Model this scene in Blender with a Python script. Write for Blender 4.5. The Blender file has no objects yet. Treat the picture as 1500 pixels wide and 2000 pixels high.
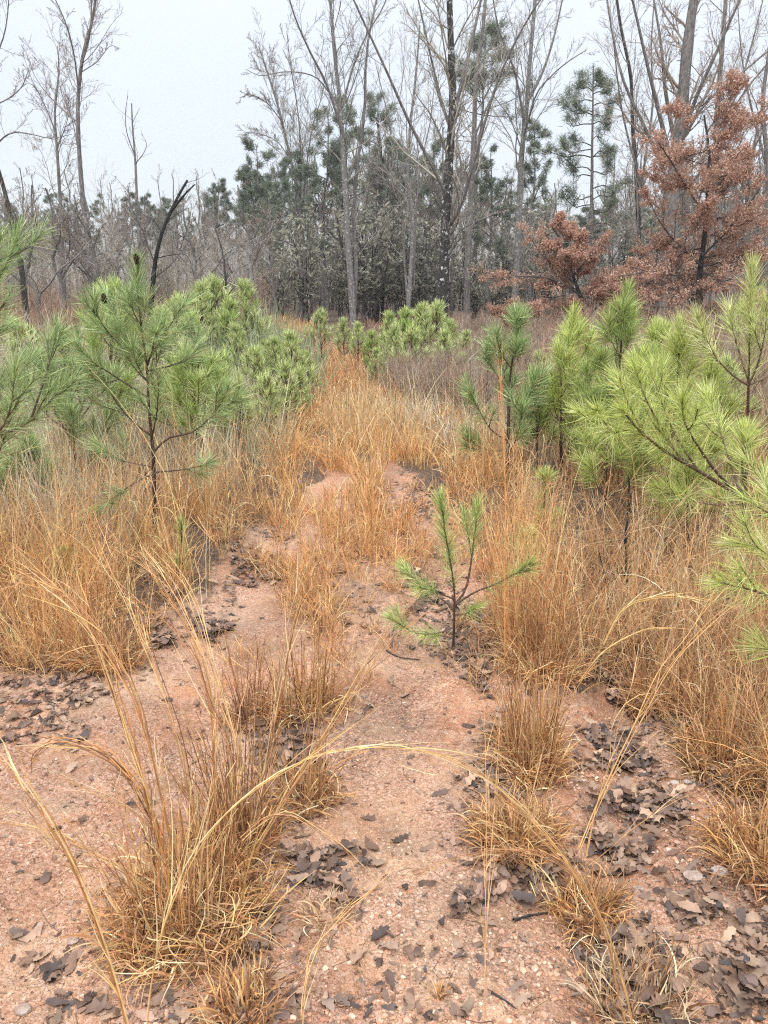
import bpy, math, random
import numpy as np
from mathutils import Vector

rng = np.random.default_rng(11)
random.seed(11)
SC = bpy.context.scene
COL = SC.collection
PI = math.pi

# ------------------------------------------------------------------ camera
F_PX, PITCH, CAM_Z = 1455.0, math.radians(16.8), 1.5
cam_d = bpy.data.cameras.new('camera')
cam = bpy.data.objects.new('camera', cam_d)
COL.objects.link(cam)
cam.location = (0, 0, CAM_Z)
cam.rotation_euler = (PI / 2 - PITCH, 0, 0)
cam_d.sensor_fit = 'VERTICAL'
cam_d.sensor_height = 24.0
cam_d.lens = 24.0 * F_PX / 2000.0
cam_d.clip_start = 0.05
cam_d.clip_end = 3000
SC.camera = cam

# ------------------------------------------------------------------ sky, sun, exposure
SUN_EL, SUN_AZ = math.radians(62), math.radians(200)
world = bpy.data.worlds.new('World')
SC.world = world
world.use_nodes = True
nt = world.node_tree
nt.nodes.clear()
wo = nt.nodes.new('ShaderNodeOutputWorld')
sky = nt.nodes.new('ShaderNodeTexSky')
sky.sky_type = 'NISHITA'
sky.sun_disc = False
sky.sun_elevation = SUN_EL
sky.sun_rotation = SUN_AZ
sky.dust_density = 3.0
bg1 = nt.nodes.new('ShaderNodeBackground')
bg1.inputs[1].default_value = 0.05
nt.links.new(sky.outputs[0], bg1.inputs[0])
# overcast cloud deck: brighter towards the zenith, as a real overcast sky is
tc = nt.nodes.new('ShaderNodeTexCoord')
sp = nt.nodes.new('ShaderNodeSeparateXYZ')
nt.links.new(tc.outputs['Generated'], sp.inputs[0])
zp = nt.nodes.new('ShaderNodeMath'); zp.operation = 'POWER'; zp.use_clamp = True
nt.links.new(sp.outputs['Z'], zp.inputs[0]); zp.inputs[1].default_value = 2.8
mr = nt.nodes.new('ShaderNodeMapRange')
mr.inputs['From Min'].default_value = 0.0
mr.inputs['From Max'].default_value = 1.0
mr.inputs['To Min'].default_value = 0.615
mr.inputs['To Max'].default_value = 3.3
nt.links.new(zp.outputs[0], mr.inputs[0])
nz = nt.nodes.new('ShaderNodeTexNoise')
nz.inputs['Scale'].default_value = 1.3
nz.inputs['Detail'].default_value = 3
nt.links.new(tc.outputs['Generated'], nz.inputs['Vector'])
mr2 = nt.nodes.new('ShaderNodeMapRange')
mr2.inputs['From Min'].default_value = 0.35
mr2.inputs['From Max'].default_value = 0.65
mr2.inputs['To Min'].default_value = 0.96
mr2.inputs['To Max'].default_value = 1.04
nt.links.new(nz.outputs[0], mr2.inputs[0])
mul = nt.nodes.new('ShaderNodeMath')
mul.operation = 'MULTIPLY'
nt.links.new(mr.outputs[0], mul.inputs[0])
nt.links.new(mr2.outputs[0], mul.inputs[1])
bg2 = nt.nodes.new('ShaderNodeBackground')
bg2.inputs[0].default_value = (0.92, 0.952, 1.0, 1)
nt.links.new(mul.outputs[0], bg2.inputs[1])
ad = nt.nodes.new('ShaderNodeAddShader')
nt.links.new(bg1.outputs[0], ad.inputs[0])
nt.links.new(bg2.outputs[0], ad.inputs[1])
nt.links.new(ad.outputs[0], wo.inputs[0])

sun_d = bpy.data.lights.new('sun', 'SUN')
sun = bpy.data.objects.new('sun', sun_d)
COL.objects.link(sun)
sun_d.energy = 1.5
sun_d.angle = math.radians(25)
sun_d.color = (1.0, 0.96, 0.9)
sun.rotation_euler = (PI / 2 - SUN_EL, 0, -SUN_AZ + PI)

SC.view_settings.view_transform = 'Standard'
SC.view_settings.look = 'None'
SC.view_settings.exposure = 0.30
SC.view_settings.gamma = 1.0
SC.render.film_transparent = False
SC.cycles.use_denoising = False
SC.cycles.filter_width = 1.2
SC.cycles.max_bounces = 6
SC.cycles.diffuse_bounces = 4
SC.cycles.glossy_bounces = 2
SC.cycles.transmission_bounces = 4
SC.cycles.transparent_max_bounces = 4
SC.cycles.volume_bounces = 0
SC.cycles.pixel_filter_type = 'BLACKMAN_HARRIS'

# ------------------------------------------------------------------ maths helpers
def vnoise(x, y, seed=0):
    xi = np.floor(x).astype(np.int64); yi = np.floor(y).astype(np.int64)
    fx = x - xi; fy = y - yi
    fx = fx * fx * (3 - 2 * fx); fy = fy * fy * (3 - 2 * fy)
    def h(a, b):
        n = (a * 374761393 + b * 668265263 + seed * 974634777) & 0xffffffff
        n = ((n ^ (n >> 13)) * 1274126177) & 0xffffffff
        return ((n ^ (n >> 16)) & 0xffff) / 65535.0
    return (h(xi, yi) * (1 - fx) + h(xi + 1, yi) * fx) * (1 - fy) + (h(xi, yi + 1) * (1 - fx) + h(xi + 1, yi + 1) * fx) * fy

def fbm(x, y, o=4, seed=0):
    s = 0; a = 0.5
    for i in range(o):
        s = s + a * vnoise(x * 2 ** i + 17.3 * i, y * 2 ** i + 5.1 * i, seed + i); a *= 0.5
    return s

CP, SP_ = math.cos(PITCH), math.sin(PITCH)
def ray(px, py):
    a = (np.asarray(px, float) - 750) / F_PX; b = (1000 - np.asarray(py, float)) / F_PX
    return a, CP + SP_ * b, -SP_ + CP * b

def segdist(x, y, pts):
    d = np.full(np.shape(x), 1e9)
    for (ax, ay), (bx, by) in zip(pts[:-1], pts[1:]):
        vx, vy = bx - ax, by - ay
        t = np.clip(((x - ax) * vx + (y - ay) * vy) / (vx * vx + vy * vy), 0, 1)
        d = np.minimum(d, np.hypot(x - ax - t * vx, y - ay - t * vy))
    return d

def flatP(px, py):
    dx, dy, dz = ray(px, py)
    t = -CAM_Z / dz
    return dx * t, dy * t

GULLY = [tuple(map(float, flatP(*p))) for p in [(1290, 2080), (1200, 1880), (1120, 1740), (1210, 1620), (1260, 1480), (1220, 1380), (1250, 1300)]]
RUT_A = [tuple(map(float, flatP(*p))) for p in [(300, 1560), (430, 1260), (520, 1080), (620, 960), (655, 850)]]
RUT_B = [tuple(map(float, flatP(*p))) for p in [(800, 1500), (860, 1250), (830, 1050), (775, 940), (735, 840)]]

def hgt(x, y):
    x = np.asarray(x, float); y = np.asarray(y, float)
    r = np.hypot(x, y)
    near = 1 / (1 + (r / 9.0) ** 2)
    h = (fbm(x * 1.1 + 3, y * 1.1, 4, 3) - 0.47) * 0.10
    h = h + (fbm(x * 5 + 31, y * 5, 3, 9) - 0.44) * 0.030 * near
    h = h + (fbm(x * 24 + 7, y * 24, 2, 19) - 0.37) * 0.010 * near
    h = h + (fbm(x * 0.09 + 50, y * 0.09, 3, 5) - 0.45) * 1.2 * np.clip((r - 6) / 30, 0, 1)
    h = h - 0.075 * np.exp(-(segdist(x, y, GULLY) / 0.11) ** 2)
    h = h - 0.035 * np.exp(-(segdist(x, y, RUT_A) / 0.2) ** 2) - 0.035 * np.exp(-(segdist(x, y, RUT_B) / 0.18) ** 2)
    return h

def P(px, py, lift=0.0):
    """ground point seen at a pixel of the 1500x2000 photograph"""
    dx, dy, dz = ray(px, py)
    z = 0.0
    for _ in range(6):
        t = (CAM_Z - z) / np.maximum(-dz, 0.008)
        z = hgt(dx * t, dy * t)
    return np.stack([dx * t, dy * t, z + lift], -1)

def at(px, py, Y):
    dx, dy, dz = ray(px, py)
    t = np.asarray(Y, float) / dy
    return np.stack([dx * t, dy * t, CAM_Z + dz * t], -1)

def to_px(x, y, z):
    zc = y * CP - (z - CAM_Z) * SP_
    u = y * SP_ + (z - CAM_Z) * CP
    zc = np.maximum(zc, 1e-3)
    return 750 + F_PX * x / zc, 1000 - F_PX * u / zc

def inpoly(x, y, poly):
    x = np.asarray(x); y = np.asarray(y); ins = np.zeros(x.shape, bool)
    n = len(poly)
    for i in range(n):
        x0, y0 = poly[i]; x1, y1 = poly[(i + 1) % n]
        c = ((y0 > y) != (y1 > y)) & (x < (x1 - x0) * (y - y0) / ((y1 - y0) or 1e-9) + x0)
        ins ^= c
    return ins

def warp(px, py, seed=0):
    a = 60 * np.clip((py - 620) / 900, .06, 1.2); s = 1.6 * a + 8
    return (px + (fbm(px / s + 3.3, py / s * 1.8, 3, 60 + seed) - .44) * 3.2 * a, py + (fbm(px / s + 70, py / s * 1.8 + 9, 3, 80 + seed) - .44) * 1.6 * a)

def scatter_px(poly, n, patchy=0.0):
    p = np.array(poly, float)
    lo, hi = p.min(0), p.max(0)
    m_ = 60 * np.clip((hi[1] - 620) / 900, .06, 1.2); lo = lo - m_; hi = hi + m_; lo[1] = max(lo[1], 584)
    out = []
    tot = 0
    while tot < n:
        q = lo + (hi - lo) * rng.random((n * 2, 2))
        wx, wy = warp(q[:, 0], q[:, 1])
        q = q[inpoly(wx, wy, poly)]
        if patchy:
            s = 20 + 80 * np.clip((q[:, 1] - 650) / 900, 0, 1)
            q = q[rng.random(len(q)) < np.clip((fbm(q[:, 0] / s, q[:, 1] / s * 1.7, 3, 33) - .44) / .12 * patchy + .6, .04, 1)]
        out.append(q); tot += len(q)
    return np.concatenate(out)[:n]

def nrm(v):
    return v / np.maximum(np.linalg.norm(v, axis=-1, keepdims=True), 1e-9)

def curve(pts, S):
    p = np.array(pts, float)
    if len(p) == 2:
        t = np.linspace(0, 1, S)[:, None]
        return p[0] * (1 - t) + p[1] * t
    d = np.r_[0, np.cumsum(np.linalg.norm(np.diff(p, axis=0), axis=1))]
    d = d / d[-1]
    e = np.vstack([2 * p[0] - p[1], p, 2 * p[-1] - p[-2]])
    out = []
    for s in np.linspace(0, 1, S):
        i = min(max(np.searchsorted(d, s, 'right') - 1, 0), len(p) - 2)
        t = (s - d[i]) / max(d[i + 1] - d[i], 1e-9)
        a, b, c, f = e[i], e[i + 1], e[i + 2], e[i + 3]
        out.append(0.5 * (2 * b + (c - a) * t + (2 * a - 5 * b + 4 * c - f) * t * t + (3 * b - a - 3 * c + f) * t ** 3))
    return np.array(out)

# ------------------------------------------------------------------ mesh helpers
class Geo:
    def __init__(s):
        s.v = []; s.q = []; s.t = []; s.c = []; s.n = 0; s.qm = []; s.tm = []
    def add(s, v, f, col, mat=0):
        v = np.asarray(v, np.float32).reshape(-1, 3); f = np.asarray(f, np.int64)
        if len(v) == 0 or len(f) == 0: return
        col = np.asarray(col, np.float32)
        if col.ndim == 1: col = np.broadcast_to(col, (len(v), 3))
        s.v.append(v); s.c.append(col)
        if f.shape[1] == 4: s.q.append(f + s.n); s.qm.append(np.full(len(f), mat))
        else: s.t.append(f + s.n); s.tm.append(np.full(len(f), mat))
        s.n += len(v)
    def build(s, name, mats, parent=None, smooth=True, origin=None):
        v = np.concatenate(s.v)
        if origin is not None: v = v - np.asarray(origin, np.float32)
        c = np.concatenate(s.c)
        q = np.concatenate(s.q) if s.q else np.zeros((0, 4), int)
        t = np.concatenate(s.t) if s.t else np.zeros((0, 3), int)
        me = bpy.data.meshes.new(name)
        me.vertices.add(len(v)); me.vertices.foreach_set('co', v.astype(np.float32).ravel())
        me.loops.add(q.size + t.size)
        me.loops.foreach_set('vertex_index', np.r_[q.ravel(), t.ravel()].astype(np.int32))
        me.polygons.add(len(q) + len(t))
        st = np.r_[np.arange(len(q)) * 4, q.size + np.arange(len(t)) * 3].astype(np.int32)
        me.polygons.foreach_set('loop_start', st)
        me.polygons.foreach_set('material_index', np.concatenate(s.qm + s.tm).astype(np.int32))
        me.polygons.foreach_set('use_smooth', np.full(len(q) + len(t), smooth))
        me.update(calc_edges=True)
        a = me.color_attributes.new('Col', 'FLOAT_COLOR', 'POINT')
        a.data.foreach_set('color', np.c_[c, np.ones(len(c), np.float32)].astype(np.float32).ravel())
        for m in mats: me.materials.append(m)
        o = bpy.data.objects.new(name, me)
        COL.objects.link(o)
        if parent is not None: o.parent = parent
        return o

def tubes(geo, Pp, R, K, col, mat=0):
    N, S = Pp.shape[:2]
    if N == 0: return
    T = nrm(np.gradient(Pp, axis=1))
    tm = nrm(T.mean(1))
    ref = np.where(np.abs(tm[:, 2:3]) > 0.75, np.array([[1., 0, 0]]), np.array([[0, 0, 1.]]))[:, None, :]
    U = nrm(np.cross(T, np.broadcast_to(ref, T.shape))); V = np.cross(T, U)
    a = np.arange(K) * 2 * PI / K
    v = Pp[:, :, None] + R[:, :, None, None] * (np.cos(a)[:, None] * U[:, :, None] + np.sin(a)[:, None] * V[:, :, None])
    i, s, k = np.meshgrid(np.arange(N), np.arange(S - 1), np.arange(K), indexing='ij')
    b = (i * S + s) * K; k2 = (k + 1) % K
    f = np.stack([b + k, b + k2, b + K + k2, b + K + k], -1).reshape(-1, 4)
    col = np.asarray(col, float)
    if col.ndim == 2: col = np.repeat(col, S * K, 0)
    geo.add(v, f, col, mat)

def ribbons(geo, Pp, W, side, col, mat=0):
    N, S = Pp.shape[:2]
    if N == 0: return
    if side.ndim == 2: side = side[:, None, :]
    h = 0.5 * W[:, :, None] * side
    v = np.stack([Pp - h, Pp + h], 2)
    i, s = np.meshgrid(np.arange(N), np.arange(S - 1), indexing='ij')
    b = (i * S + s) * 2
    f = np.stack([b, b + 1, b + 3, b + 2], -1).reshape(-1, 4)
    col = np.asarray(col, float)
    if col.ndim == 2: col = np.repeat(col, S * 2, 0)
    elif col.ndim == 3: col = np.repeat(col.reshape(-1, 3), 2, 0)
    geo.add(v, f, col, mat)

def blades(root, L, az, lean, bend, S, curl=None, pw=1.5):
    N = len(root)
    s = np.linspace(0, 1, S)[None]
    th = lean[:, None] + bend[:, None] * s ** pw
    a = az[:, None] + (curl[:, None] * s if curl is not None else 0)
    d = np.stack([np.sin(th) * np.cos(a), np.sin(th) * np.sin(a), np.cos(th)], -1)
    st = L[:, None, None] / (S - 1) * 0.5 * (d[:, 1:] + d[:, :-1])
    return np.concatenate([root[:, None], root[:, None] + np.cumsum(st, 1)], 1)

def rvec(n):
    return nrm(rng.normal(size=(n, 3)))

def kids(Pp, R, n, t0, t1, ang, ratio, S, up=0.0, jit=0.12, rr=0.6, tip=0.25, angj=0.25, shrink=0.55, flat=0.0, lift=0.0):
    """n side branches on every path: paths and radii"""
    N, S0 = Pp.shape[:2]
    L = np.linalg.norm(np.diff(Pp, axis=1), axis=2).sum(1)
    par = np.repeat(np.arange(N), n); M = N * n
    t = t0 + (t1 - t0) * ((np.tile(np.arange(n), N) + rng.random(M)) / n)
    f = np.minimum(t * (S0 - 1), S0 - 1.001); i = f.astype(int); a = (f - i)[:, None]
    start = Pp[par, i] * (1 - a) + Pp[par, i + 1] * a
    tan = nrm(Pp[par, i + 1] - Pp[par, i])
    r0 = (R[par, i] * (1 - a[:, 0]) + R[par, i + 1] * a[:, 0]) * rr
    rv = rng.normal(size=(M, 3)); rv[:, 2] *= (1 - flat)
    perp = nrm(np.cross(np.cross(tan, rv), tan))
    an = (ang * (1 + angj * rng.normal(size=M)))[:, None]
    d = nrm(tan * np.cos(an) + perp * np.sin(an) + np.array([0, 0, lift]))
    Lc = L[par] * ratio * (1.0 - shrink * (t - t0) / max(t1 - t0, 1e-6)) * rng.uniform(0.55, 1.15, M)
    walk = np.cumsum(rng.normal(size=(M, S - 1, 3)) * jit, 1)
    s = np.arange(1, S)[None, :, None] / (S - 1)
    dd = nrm(d[:, None] + walk + np.array([0, 0, up]) * s)
    pp = start[:, None] + np.cumsum(dd * (Lc / (S - 1))[:, None, None], 1)
    pp = np.concatenate([start[:, None], pp], 1)
    rad = r0[:, None] * np.linspace(1, tip, S)[None]
    return pp, rad

# ------------------------------------------------------------------ materials
def new_mat(name):
    m = bpy.data.materials.new(name); m.use_nodes = True
    n = m.node_tree; n.nodes.clear()
    return m, n, n.nodes.new('ShaderNodeOutputMaterial')

def N_(n, t, **kw):
    x = n.nodes.new(t)
    for k, v in kw.items():
        if k in ('Scale', 'Detail', 'Roughness', 'Distortion', 'Randomness', 'Strength', 'Distance', 'Fac', 'Value', 'Saturation', 'Hue', 'Metallic'):
            x.inputs[k].default_value = v
        else: setattr(x, k, v)
    return x

def leafy(name, trans=0.3, rough=0.6, vary=0.15, gloss=0.06, tint=(1, 1, 1)):
    """thin plant matter: colour comes from the per-leaf attribute, with a little variation per object and along it"""
    m, n, out = new_mat(name)
    at_ = N_(n, 'ShaderNodeVertexColor'); at_.layer_name = 'Col'
    oi = N_(n, 'ShaderNodeObjectInfo')
    mp = N_(n, 'ShaderNodeMapRange'); mp.inputs['To Min'].default_value = 1 - vary; mp.inputs['To Max'].default_value = 1 + vary
    n.links.new(oi.outputs['Random'], mp.inputs[0])
    hs = N_(n, 'ShaderNodeHueSaturation')
    n.links.new(at_.outputs[0], hs.inputs['Color']); n.links.new(mp.outputs[0], hs.inputs['Value'])
    tn = N_(n, 'ShaderNodeTexNoise', Scale=35.0, Detail=2.0)
    tco = N_(n, 'ShaderNodeTexCoord'); n.links.new(tco.outputs['Object'], tn.inputs['Vector'])
    mp2 = N_(n, 'ShaderNodeMapRange'); mp2.inputs['From Min'].default_value = .3; mp2.inputs['From Max'].default_value = .7
    mp2.inputs['To Min'].default_value = .8; mp2.inputs['To Max'].default_value = 1.15
    n.links.new(tn.outputs[0], mp2.inputs[0])
    mx = N_(n, 'ShaderNodeVectorMath', operation='MULTIPLY')
    n.links.new(hs.outputs[0], mx.inputs[0]); n.links.new(mp2.outputs[0], mx.inputs[1])
    pb = N_(n, 'ShaderNodeBsdfPrincipled')
    n.links.new(mx.outputs[0], pb.inputs['Base Color'])
    pb.inputs['Roughness'].default_value = rough
    pb.inputs['Specular IOR Level'].default_value = gloss * 5
    tr = N_(n, 'ShaderNodeBsdfTranslucent'); n.links.new(mx.outputs[0], tr.inputs[0])
    ms = N_(n, 'ShaderNodeMixShader'); ms.inputs[0].default_value = trans
    n.links.new(pb.outputs[0], ms.inputs[1]); n.links.new(tr.outputs[0], ms.inputs[2])
    n.links.new(ms.outputs[0], out.inputs[0])
    return m

def bark(name, c1, c2, lichen=None, amount=0.5, scale=1.0):
    m, n, out = new_mat(name)
    tco = N_(n, 'ShaderNodeTexCoord')
    mpn = N_(n, 'ShaderNodeMapping'); mpn.inputs['Scale'].default_value = (scale, scale, scale * .35)
    n.links.new(tco.outputs['Object'], mpn.inputs[0])
    no = N_(n, 'ShaderNodeTexNoise', Scale=14.0, Detail=6.0, Roughness=.7); n.links.new(mpn.outputs[0], no.inputs['Vector'])
    rp = N_(n, 'ShaderNodeValToRGB'); rp.color_ramp.elements[0].position = .35; rp.color_ramp.elements[1].position = .68
    rp.color_ramp.elements[0].color = (*c1, 1); rp.color_ramp.elements[1].color = (*c2, 1)
    n.links.new(no.outputs[0], rp.inputs[0])
    colout = rp.outputs[0]
    if lichen:
        n2 = N_(n, 'ShaderNodeTexNoise', Scale=7.0 * scale, Detail=7.0, Roughness=.75); n.links.new(tco.outputs['Object'], n2.inputs['Vector'])
        r2 = N_(n, 'ShaderNodeMapRange'); r2.inputs['From Min'].default_value = amount; r2.inputs['From Max'].default_value = amount + .06
        n.links.new(n2.outputs[0], r2.inputs[0])
        mx = N_(n, 'ShaderNodeMix', data_type='RGBA'); n.links.new(r2.outputs[0], mx.inputs[0])
        n.links.new(colout, mx.inputs[6]); mx.inputs[7].default_value = (*lichen, 1)
        colout = mx.outputs[2]
    bp = N_(n, 'ShaderNodeBump', Strength=.8, Distance=.02); n.links.new(no.outputs[0], bp.inputs['Height'])
    pb = N_(n, 'ShaderNodeBsdfPrincipled'); n.links.new(colout, pb.inputs['Base Color']); n.links.new(bp.outputs[0], pb.inputs['Normal'])
    pb.inputs['Roughness'].default_value = .85; pb.inputs['Specular IOR Level'].default_value = .25
    n.links.new(pb.outputs[0], out.inputs[0])
    return m

M = {}
M['needles'] = leafy('pine_needles', .22, .45, .06, .07)
M['far_needles'] = leafy('far_pine_needles', .25, .6, .25)
M['grass'] = leafy('dry_grass', .25, .6, .0, .05)
M['leaf'] = leafy('rust_leaves', .3, .55, .0)
M['litter'] = leafy('wet_leaves', .05, .45, .1, .06)
M['brush'] = leafy('brush_stems', .0, .8, .1, .03)
M['twig'] = leafy('bare_twigs', .0, .85, .2, .03)
M['bark_lichen'] = bark('lichen_bark', (.02, .018, .016), (.075, .068, .06), (.66, .69, .66), .56, 1.3)
M['bark_pale'] = bark('pale_bark', (.08, .075, .07), (.27, .255, .235), (.52, .52, .49), .56, 1.6)
M['bark_dark'] = bark('dark_bark', (.018, .016, .015), (.075, .065, .058))
M['bark_grey'] = bark('grey_bark', (.08, .07, .065), (.25, .23, .21), (.42, .43, .40), .6)
M['bark_pine'] = bark('young_pine_bark', (.04, .022, .016), (.13, .075, .055), None, .5, 3)
M['bark_char'] = bark('charred_bark', (.008, .008, .008), (.04, .036, .034))
M['cone'] = bark('cone_scales', (.03, .018, .012), (.11, .065, .04), None, .5, 6)
M['stone'] = bark('stone_surface', (.30, .20, .15), (.52, .42, .36), None, .5, 4)
M['palestone'] = bark('pale_stone_surface', (.48, .40, .35), (.66, .60, .55), None, .5, 4)
M['grit'] = leafy('clay_grit', .0, .8, .0, .06)

def ground_mat():
    m, n, out = new_mat('red_clay')
    tco = N_(n, 'ShaderNodeTexCoord')
    def noise(s, d=5, r=.6, dist=0.):
        x = N_(n, 'ShaderNodeTexNoise', Scale=s, Detail=float(d), Roughness=r, Distortion=dist)
        n.links.new(tco.outputs['Object'], x.inputs['Vector']); return x
    def mixc(f, a, b):
        x = N_(n, 'ShaderNodeMix', data_type='RGBA')
        if isinstance(f, float): x.inputs[0].default_value = f
        else: n.links.new(f, x.inputs[0])
        for k, c in ((6, a), (7, b)):
            if isinstance(c, tuple): x.inputs[k].default_value = (*c, 1)
            else: n.links.new(c, x.inputs[k])
        return x.outputs[2]
    def rng_(src, a, b, lo=0., hi=1.):
        x = N_(n, 'ShaderNodeMapRange'); n.links.new(src, x.inputs[0])
        x.inputs['From Min'].default_value = a; x.inputs['From Max'].default_value = b
        x.inputs['To Min'].default_value = lo; x.inputs['To Max'].default_value = hi
        return x.outputs[0]
    big = noise(1.7, 5); mid = noise(9, 6, .65); fine = noise(60, 4, .7)
    c = mixc(rng_(big.outputs[0], .38, .62), CLAY_RED, CLAY_PINK)
    c = mixc(rng_(mid.outputs[0], .50, .66), c, CLAY_SAND)
    c = mixc(rng_(noise(.9, 6, .62, .4).outputs[0], .44, .58, 0, .85), c, (.50, .345, .225))
    # grit: coloured grains
    vo = N_(n, 'ShaderNodeTexVoronoi', Scale=170.0); n.links.new(tco.outputs['Object'], vo.inputs['Vector'])
    sepc = N_(n, 'ShaderNodeSeparateColor'); n.links.new(vo.outputs['Color'], sepc.inputs[0])
    gr = N_(n, 'ShaderNodeValToRGB'); e = gr.color_ramp.elements
    e[0].position = 0; e[0].color = (.13, .07, .045, 1)
    e[1].position = 1; e[1].color = (.62, .46, .36, 1)
    for pos, cc in ((.18, (.28, .135, .08)), (.5, (.43, .23, .15)), (.8, (.50, .31, .22))):
        k = e.new(pos); k.color = (*cc, 1)
    n.links.new(sepc.outputs[0], gr.inputs[0])
    gmask = rng_(noise(3.1, 4, .6).outputs[0], .36, .6, .15, .75)
    c = mixc(gmask, c, gr.outputs[0])
    vo2 = N_(n, 'ShaderNodeTexVoronoi', Scale=62.0); n.links.new(tco.outputs['Object'], vo2.inputs['Vector'])
    s2 = N_(n, 'ShaderNodeSeparateColor'); n.links.new(vo2.outputs['Color'], s2.inputs[0])
    pm = rng_(s2.outputs[1], .92, .95, 0, .45)
    c = mixc(pm, c, (.54, .37, .28))
    # duff and thatch where plants grow, with contact shade painted in at tuft bases
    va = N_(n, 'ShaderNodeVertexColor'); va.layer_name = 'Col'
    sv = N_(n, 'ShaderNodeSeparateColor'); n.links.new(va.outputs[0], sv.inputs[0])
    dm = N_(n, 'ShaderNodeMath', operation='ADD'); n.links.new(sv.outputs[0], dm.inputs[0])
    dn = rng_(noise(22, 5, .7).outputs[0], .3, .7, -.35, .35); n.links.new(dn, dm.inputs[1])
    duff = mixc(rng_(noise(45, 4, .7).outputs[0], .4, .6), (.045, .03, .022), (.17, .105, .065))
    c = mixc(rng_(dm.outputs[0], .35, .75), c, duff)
    wf = N_(n, 'ShaderNodeMath', operation='MULTIPLY'); n.links.new(rng_(fine.outputs[0], .3, .7, .78, 1.14), wf.inputs[0]); n.links.new(rng_(noise(2.3, 6, .68, .6).outputs[0], .36, .6, .62, 1.1), wf.inputs[1])
    wet = wf.outputs[0]
    vm = N_(n, 'ShaderNodeVectorMath', operation='MULTIPLY'); n.links.new(c, vm.inputs[0]); n.links.new(wet, vm.inputs[1])
    b1 = N_(n, 'ShaderNodeBump', Strength=.9, Distance=.0035); n.links.new(vo.outputs['Distance'], b1.inputs['Height']); b1.invert = True
    b2 = N_(n, 'ShaderNodeBump', Strength=.9, Distance=.012); n.links.new(fine.outputs[0], b2.inputs['Height']); n.links.new(b1.outputs[0], b2.inputs['Normal'])
    b3 = N_(n, 'ShaderNodeBump', Strength=.8, Distance=.03); n.links.new(mid.outputs[0], b3.inputs['Height']); n.links.new(b2.outputs[0], b3.inputs['Normal'])
    pb = N_(n, 'ShaderNodeBsdfPrincipled'); n.links.new(vm.outputs[0], pb.inputs['Base Color']); n.links.new(b3.outputs[0], pb.inputs['Normal'])
    pb.inputs['Roughness'].default_value = .6; pb.inputs['Specular IOR Level'].default_value = .35
    n.links.new(pb.outputs[0], out.inputs[0])
    return m
CLAY_RED, CLAY_PINK, CLAY_SAND = (.39, .16, .072), (.43, .213, .115), (.49, .31, .19)
M['ground'] = ground_mat()

# ------------------------------------------------------------------ object helpers
def tag(o, label=None, cat=None, group=None, kind=None):
    if label: o['label'] = label
    if cat: o['category'] = cat
    if group: o['group'] = group
    if kind: o['kind'] = kind
    return o

def empty(name, loc):
    o = bpy.data.objects.new(name, None); COL.objects.link(o)
    o.location = [float(c) for c in loc]; o.empty_display_size = 0.1
    return o

def copy_tree(root, loc, rz, sc, label=None, group=None):
    r = root.copy(); COL.objects.link(r)
    r.location = [float(c) for c in loc]; r.rotation_euler = (0, 0, rz); r.scale = sc if isinstance(sc, tuple) else (sc, sc, sc)
    if label: r['label'] = label
    if group: r['group'] = group
    for ch in list(root.children):
        c = ch.copy(); COL.objects.link(c); c.parent = r
    return r

def cols(pal, n, var=.12):
    p = np.array(pal, float)
    c = p[rng.integers(0, len(p), n)]
    w = rng.random((n, 1)); c2 = p[rng.integers(0, len(p), n)]
    c = c * (1 - w * .5) + c2 * w * .5
    return np.clip(c * (1 + var * rng.normal(size=(n, 1))), .005, .95)

# ================================================================== GROUND
BARE = [  # pixel outlines (photo 1500x2000) of ground left bare of plants
    [(-900, 1330), (0, 1325), (130, 1325), (270, 1290), (330, 1190), (420, 1140), (460, 1050), (540, 1010), (600, 1000), (625, 930), (648, 885), (676, 872), (700, 925), (690, 980), (620, 1030),
     (560, 1110), (570, 1250), (640, 1290), (760, 1270), (830, 1180), (900, 1130), (800, 1080), (770, 1000), (735, 960), (728, 900), (735, 868), (762, 870), (800, 925), (860, 980), (930, 1040), (960, 1160),
     (990, 1300), (1130, 1340), (1190, 1300), (1290, 1390), (1380, 1490), (1480, 1620), (1700, 1900), (1900, 2400), (-900, 2400)],
]
DUFF_SHADE = [(372, 1790, .22), (470, 1640, .16), (600, 1560, .11), (595, 1385, .2), (490, 1400, .12), (1035, 1490, .15), (1010, 1640, .17), (1145, 1790, .12), (470, 1985, .12), (1240, 1975, .15), (1490, 1680, .2), (1420, 1500, .2), (1290, 1370, .18), (1060, 1310, .18), (200, 1300, .2), (885, 1272, .12)]  # duff rings under the tufts, doubling as contact shade painted into the ground
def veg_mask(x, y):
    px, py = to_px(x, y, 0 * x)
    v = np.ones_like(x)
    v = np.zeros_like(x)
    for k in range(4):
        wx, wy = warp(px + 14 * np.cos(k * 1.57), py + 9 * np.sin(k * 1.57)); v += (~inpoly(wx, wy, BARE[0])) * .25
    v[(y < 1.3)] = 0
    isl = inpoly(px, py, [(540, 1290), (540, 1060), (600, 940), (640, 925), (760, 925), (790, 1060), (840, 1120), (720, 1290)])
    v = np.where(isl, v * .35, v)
    for dx_, dy_, r_ in DUFF_SHADE:
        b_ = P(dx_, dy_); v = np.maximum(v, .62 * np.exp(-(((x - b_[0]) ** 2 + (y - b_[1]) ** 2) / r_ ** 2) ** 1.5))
    return v

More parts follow.
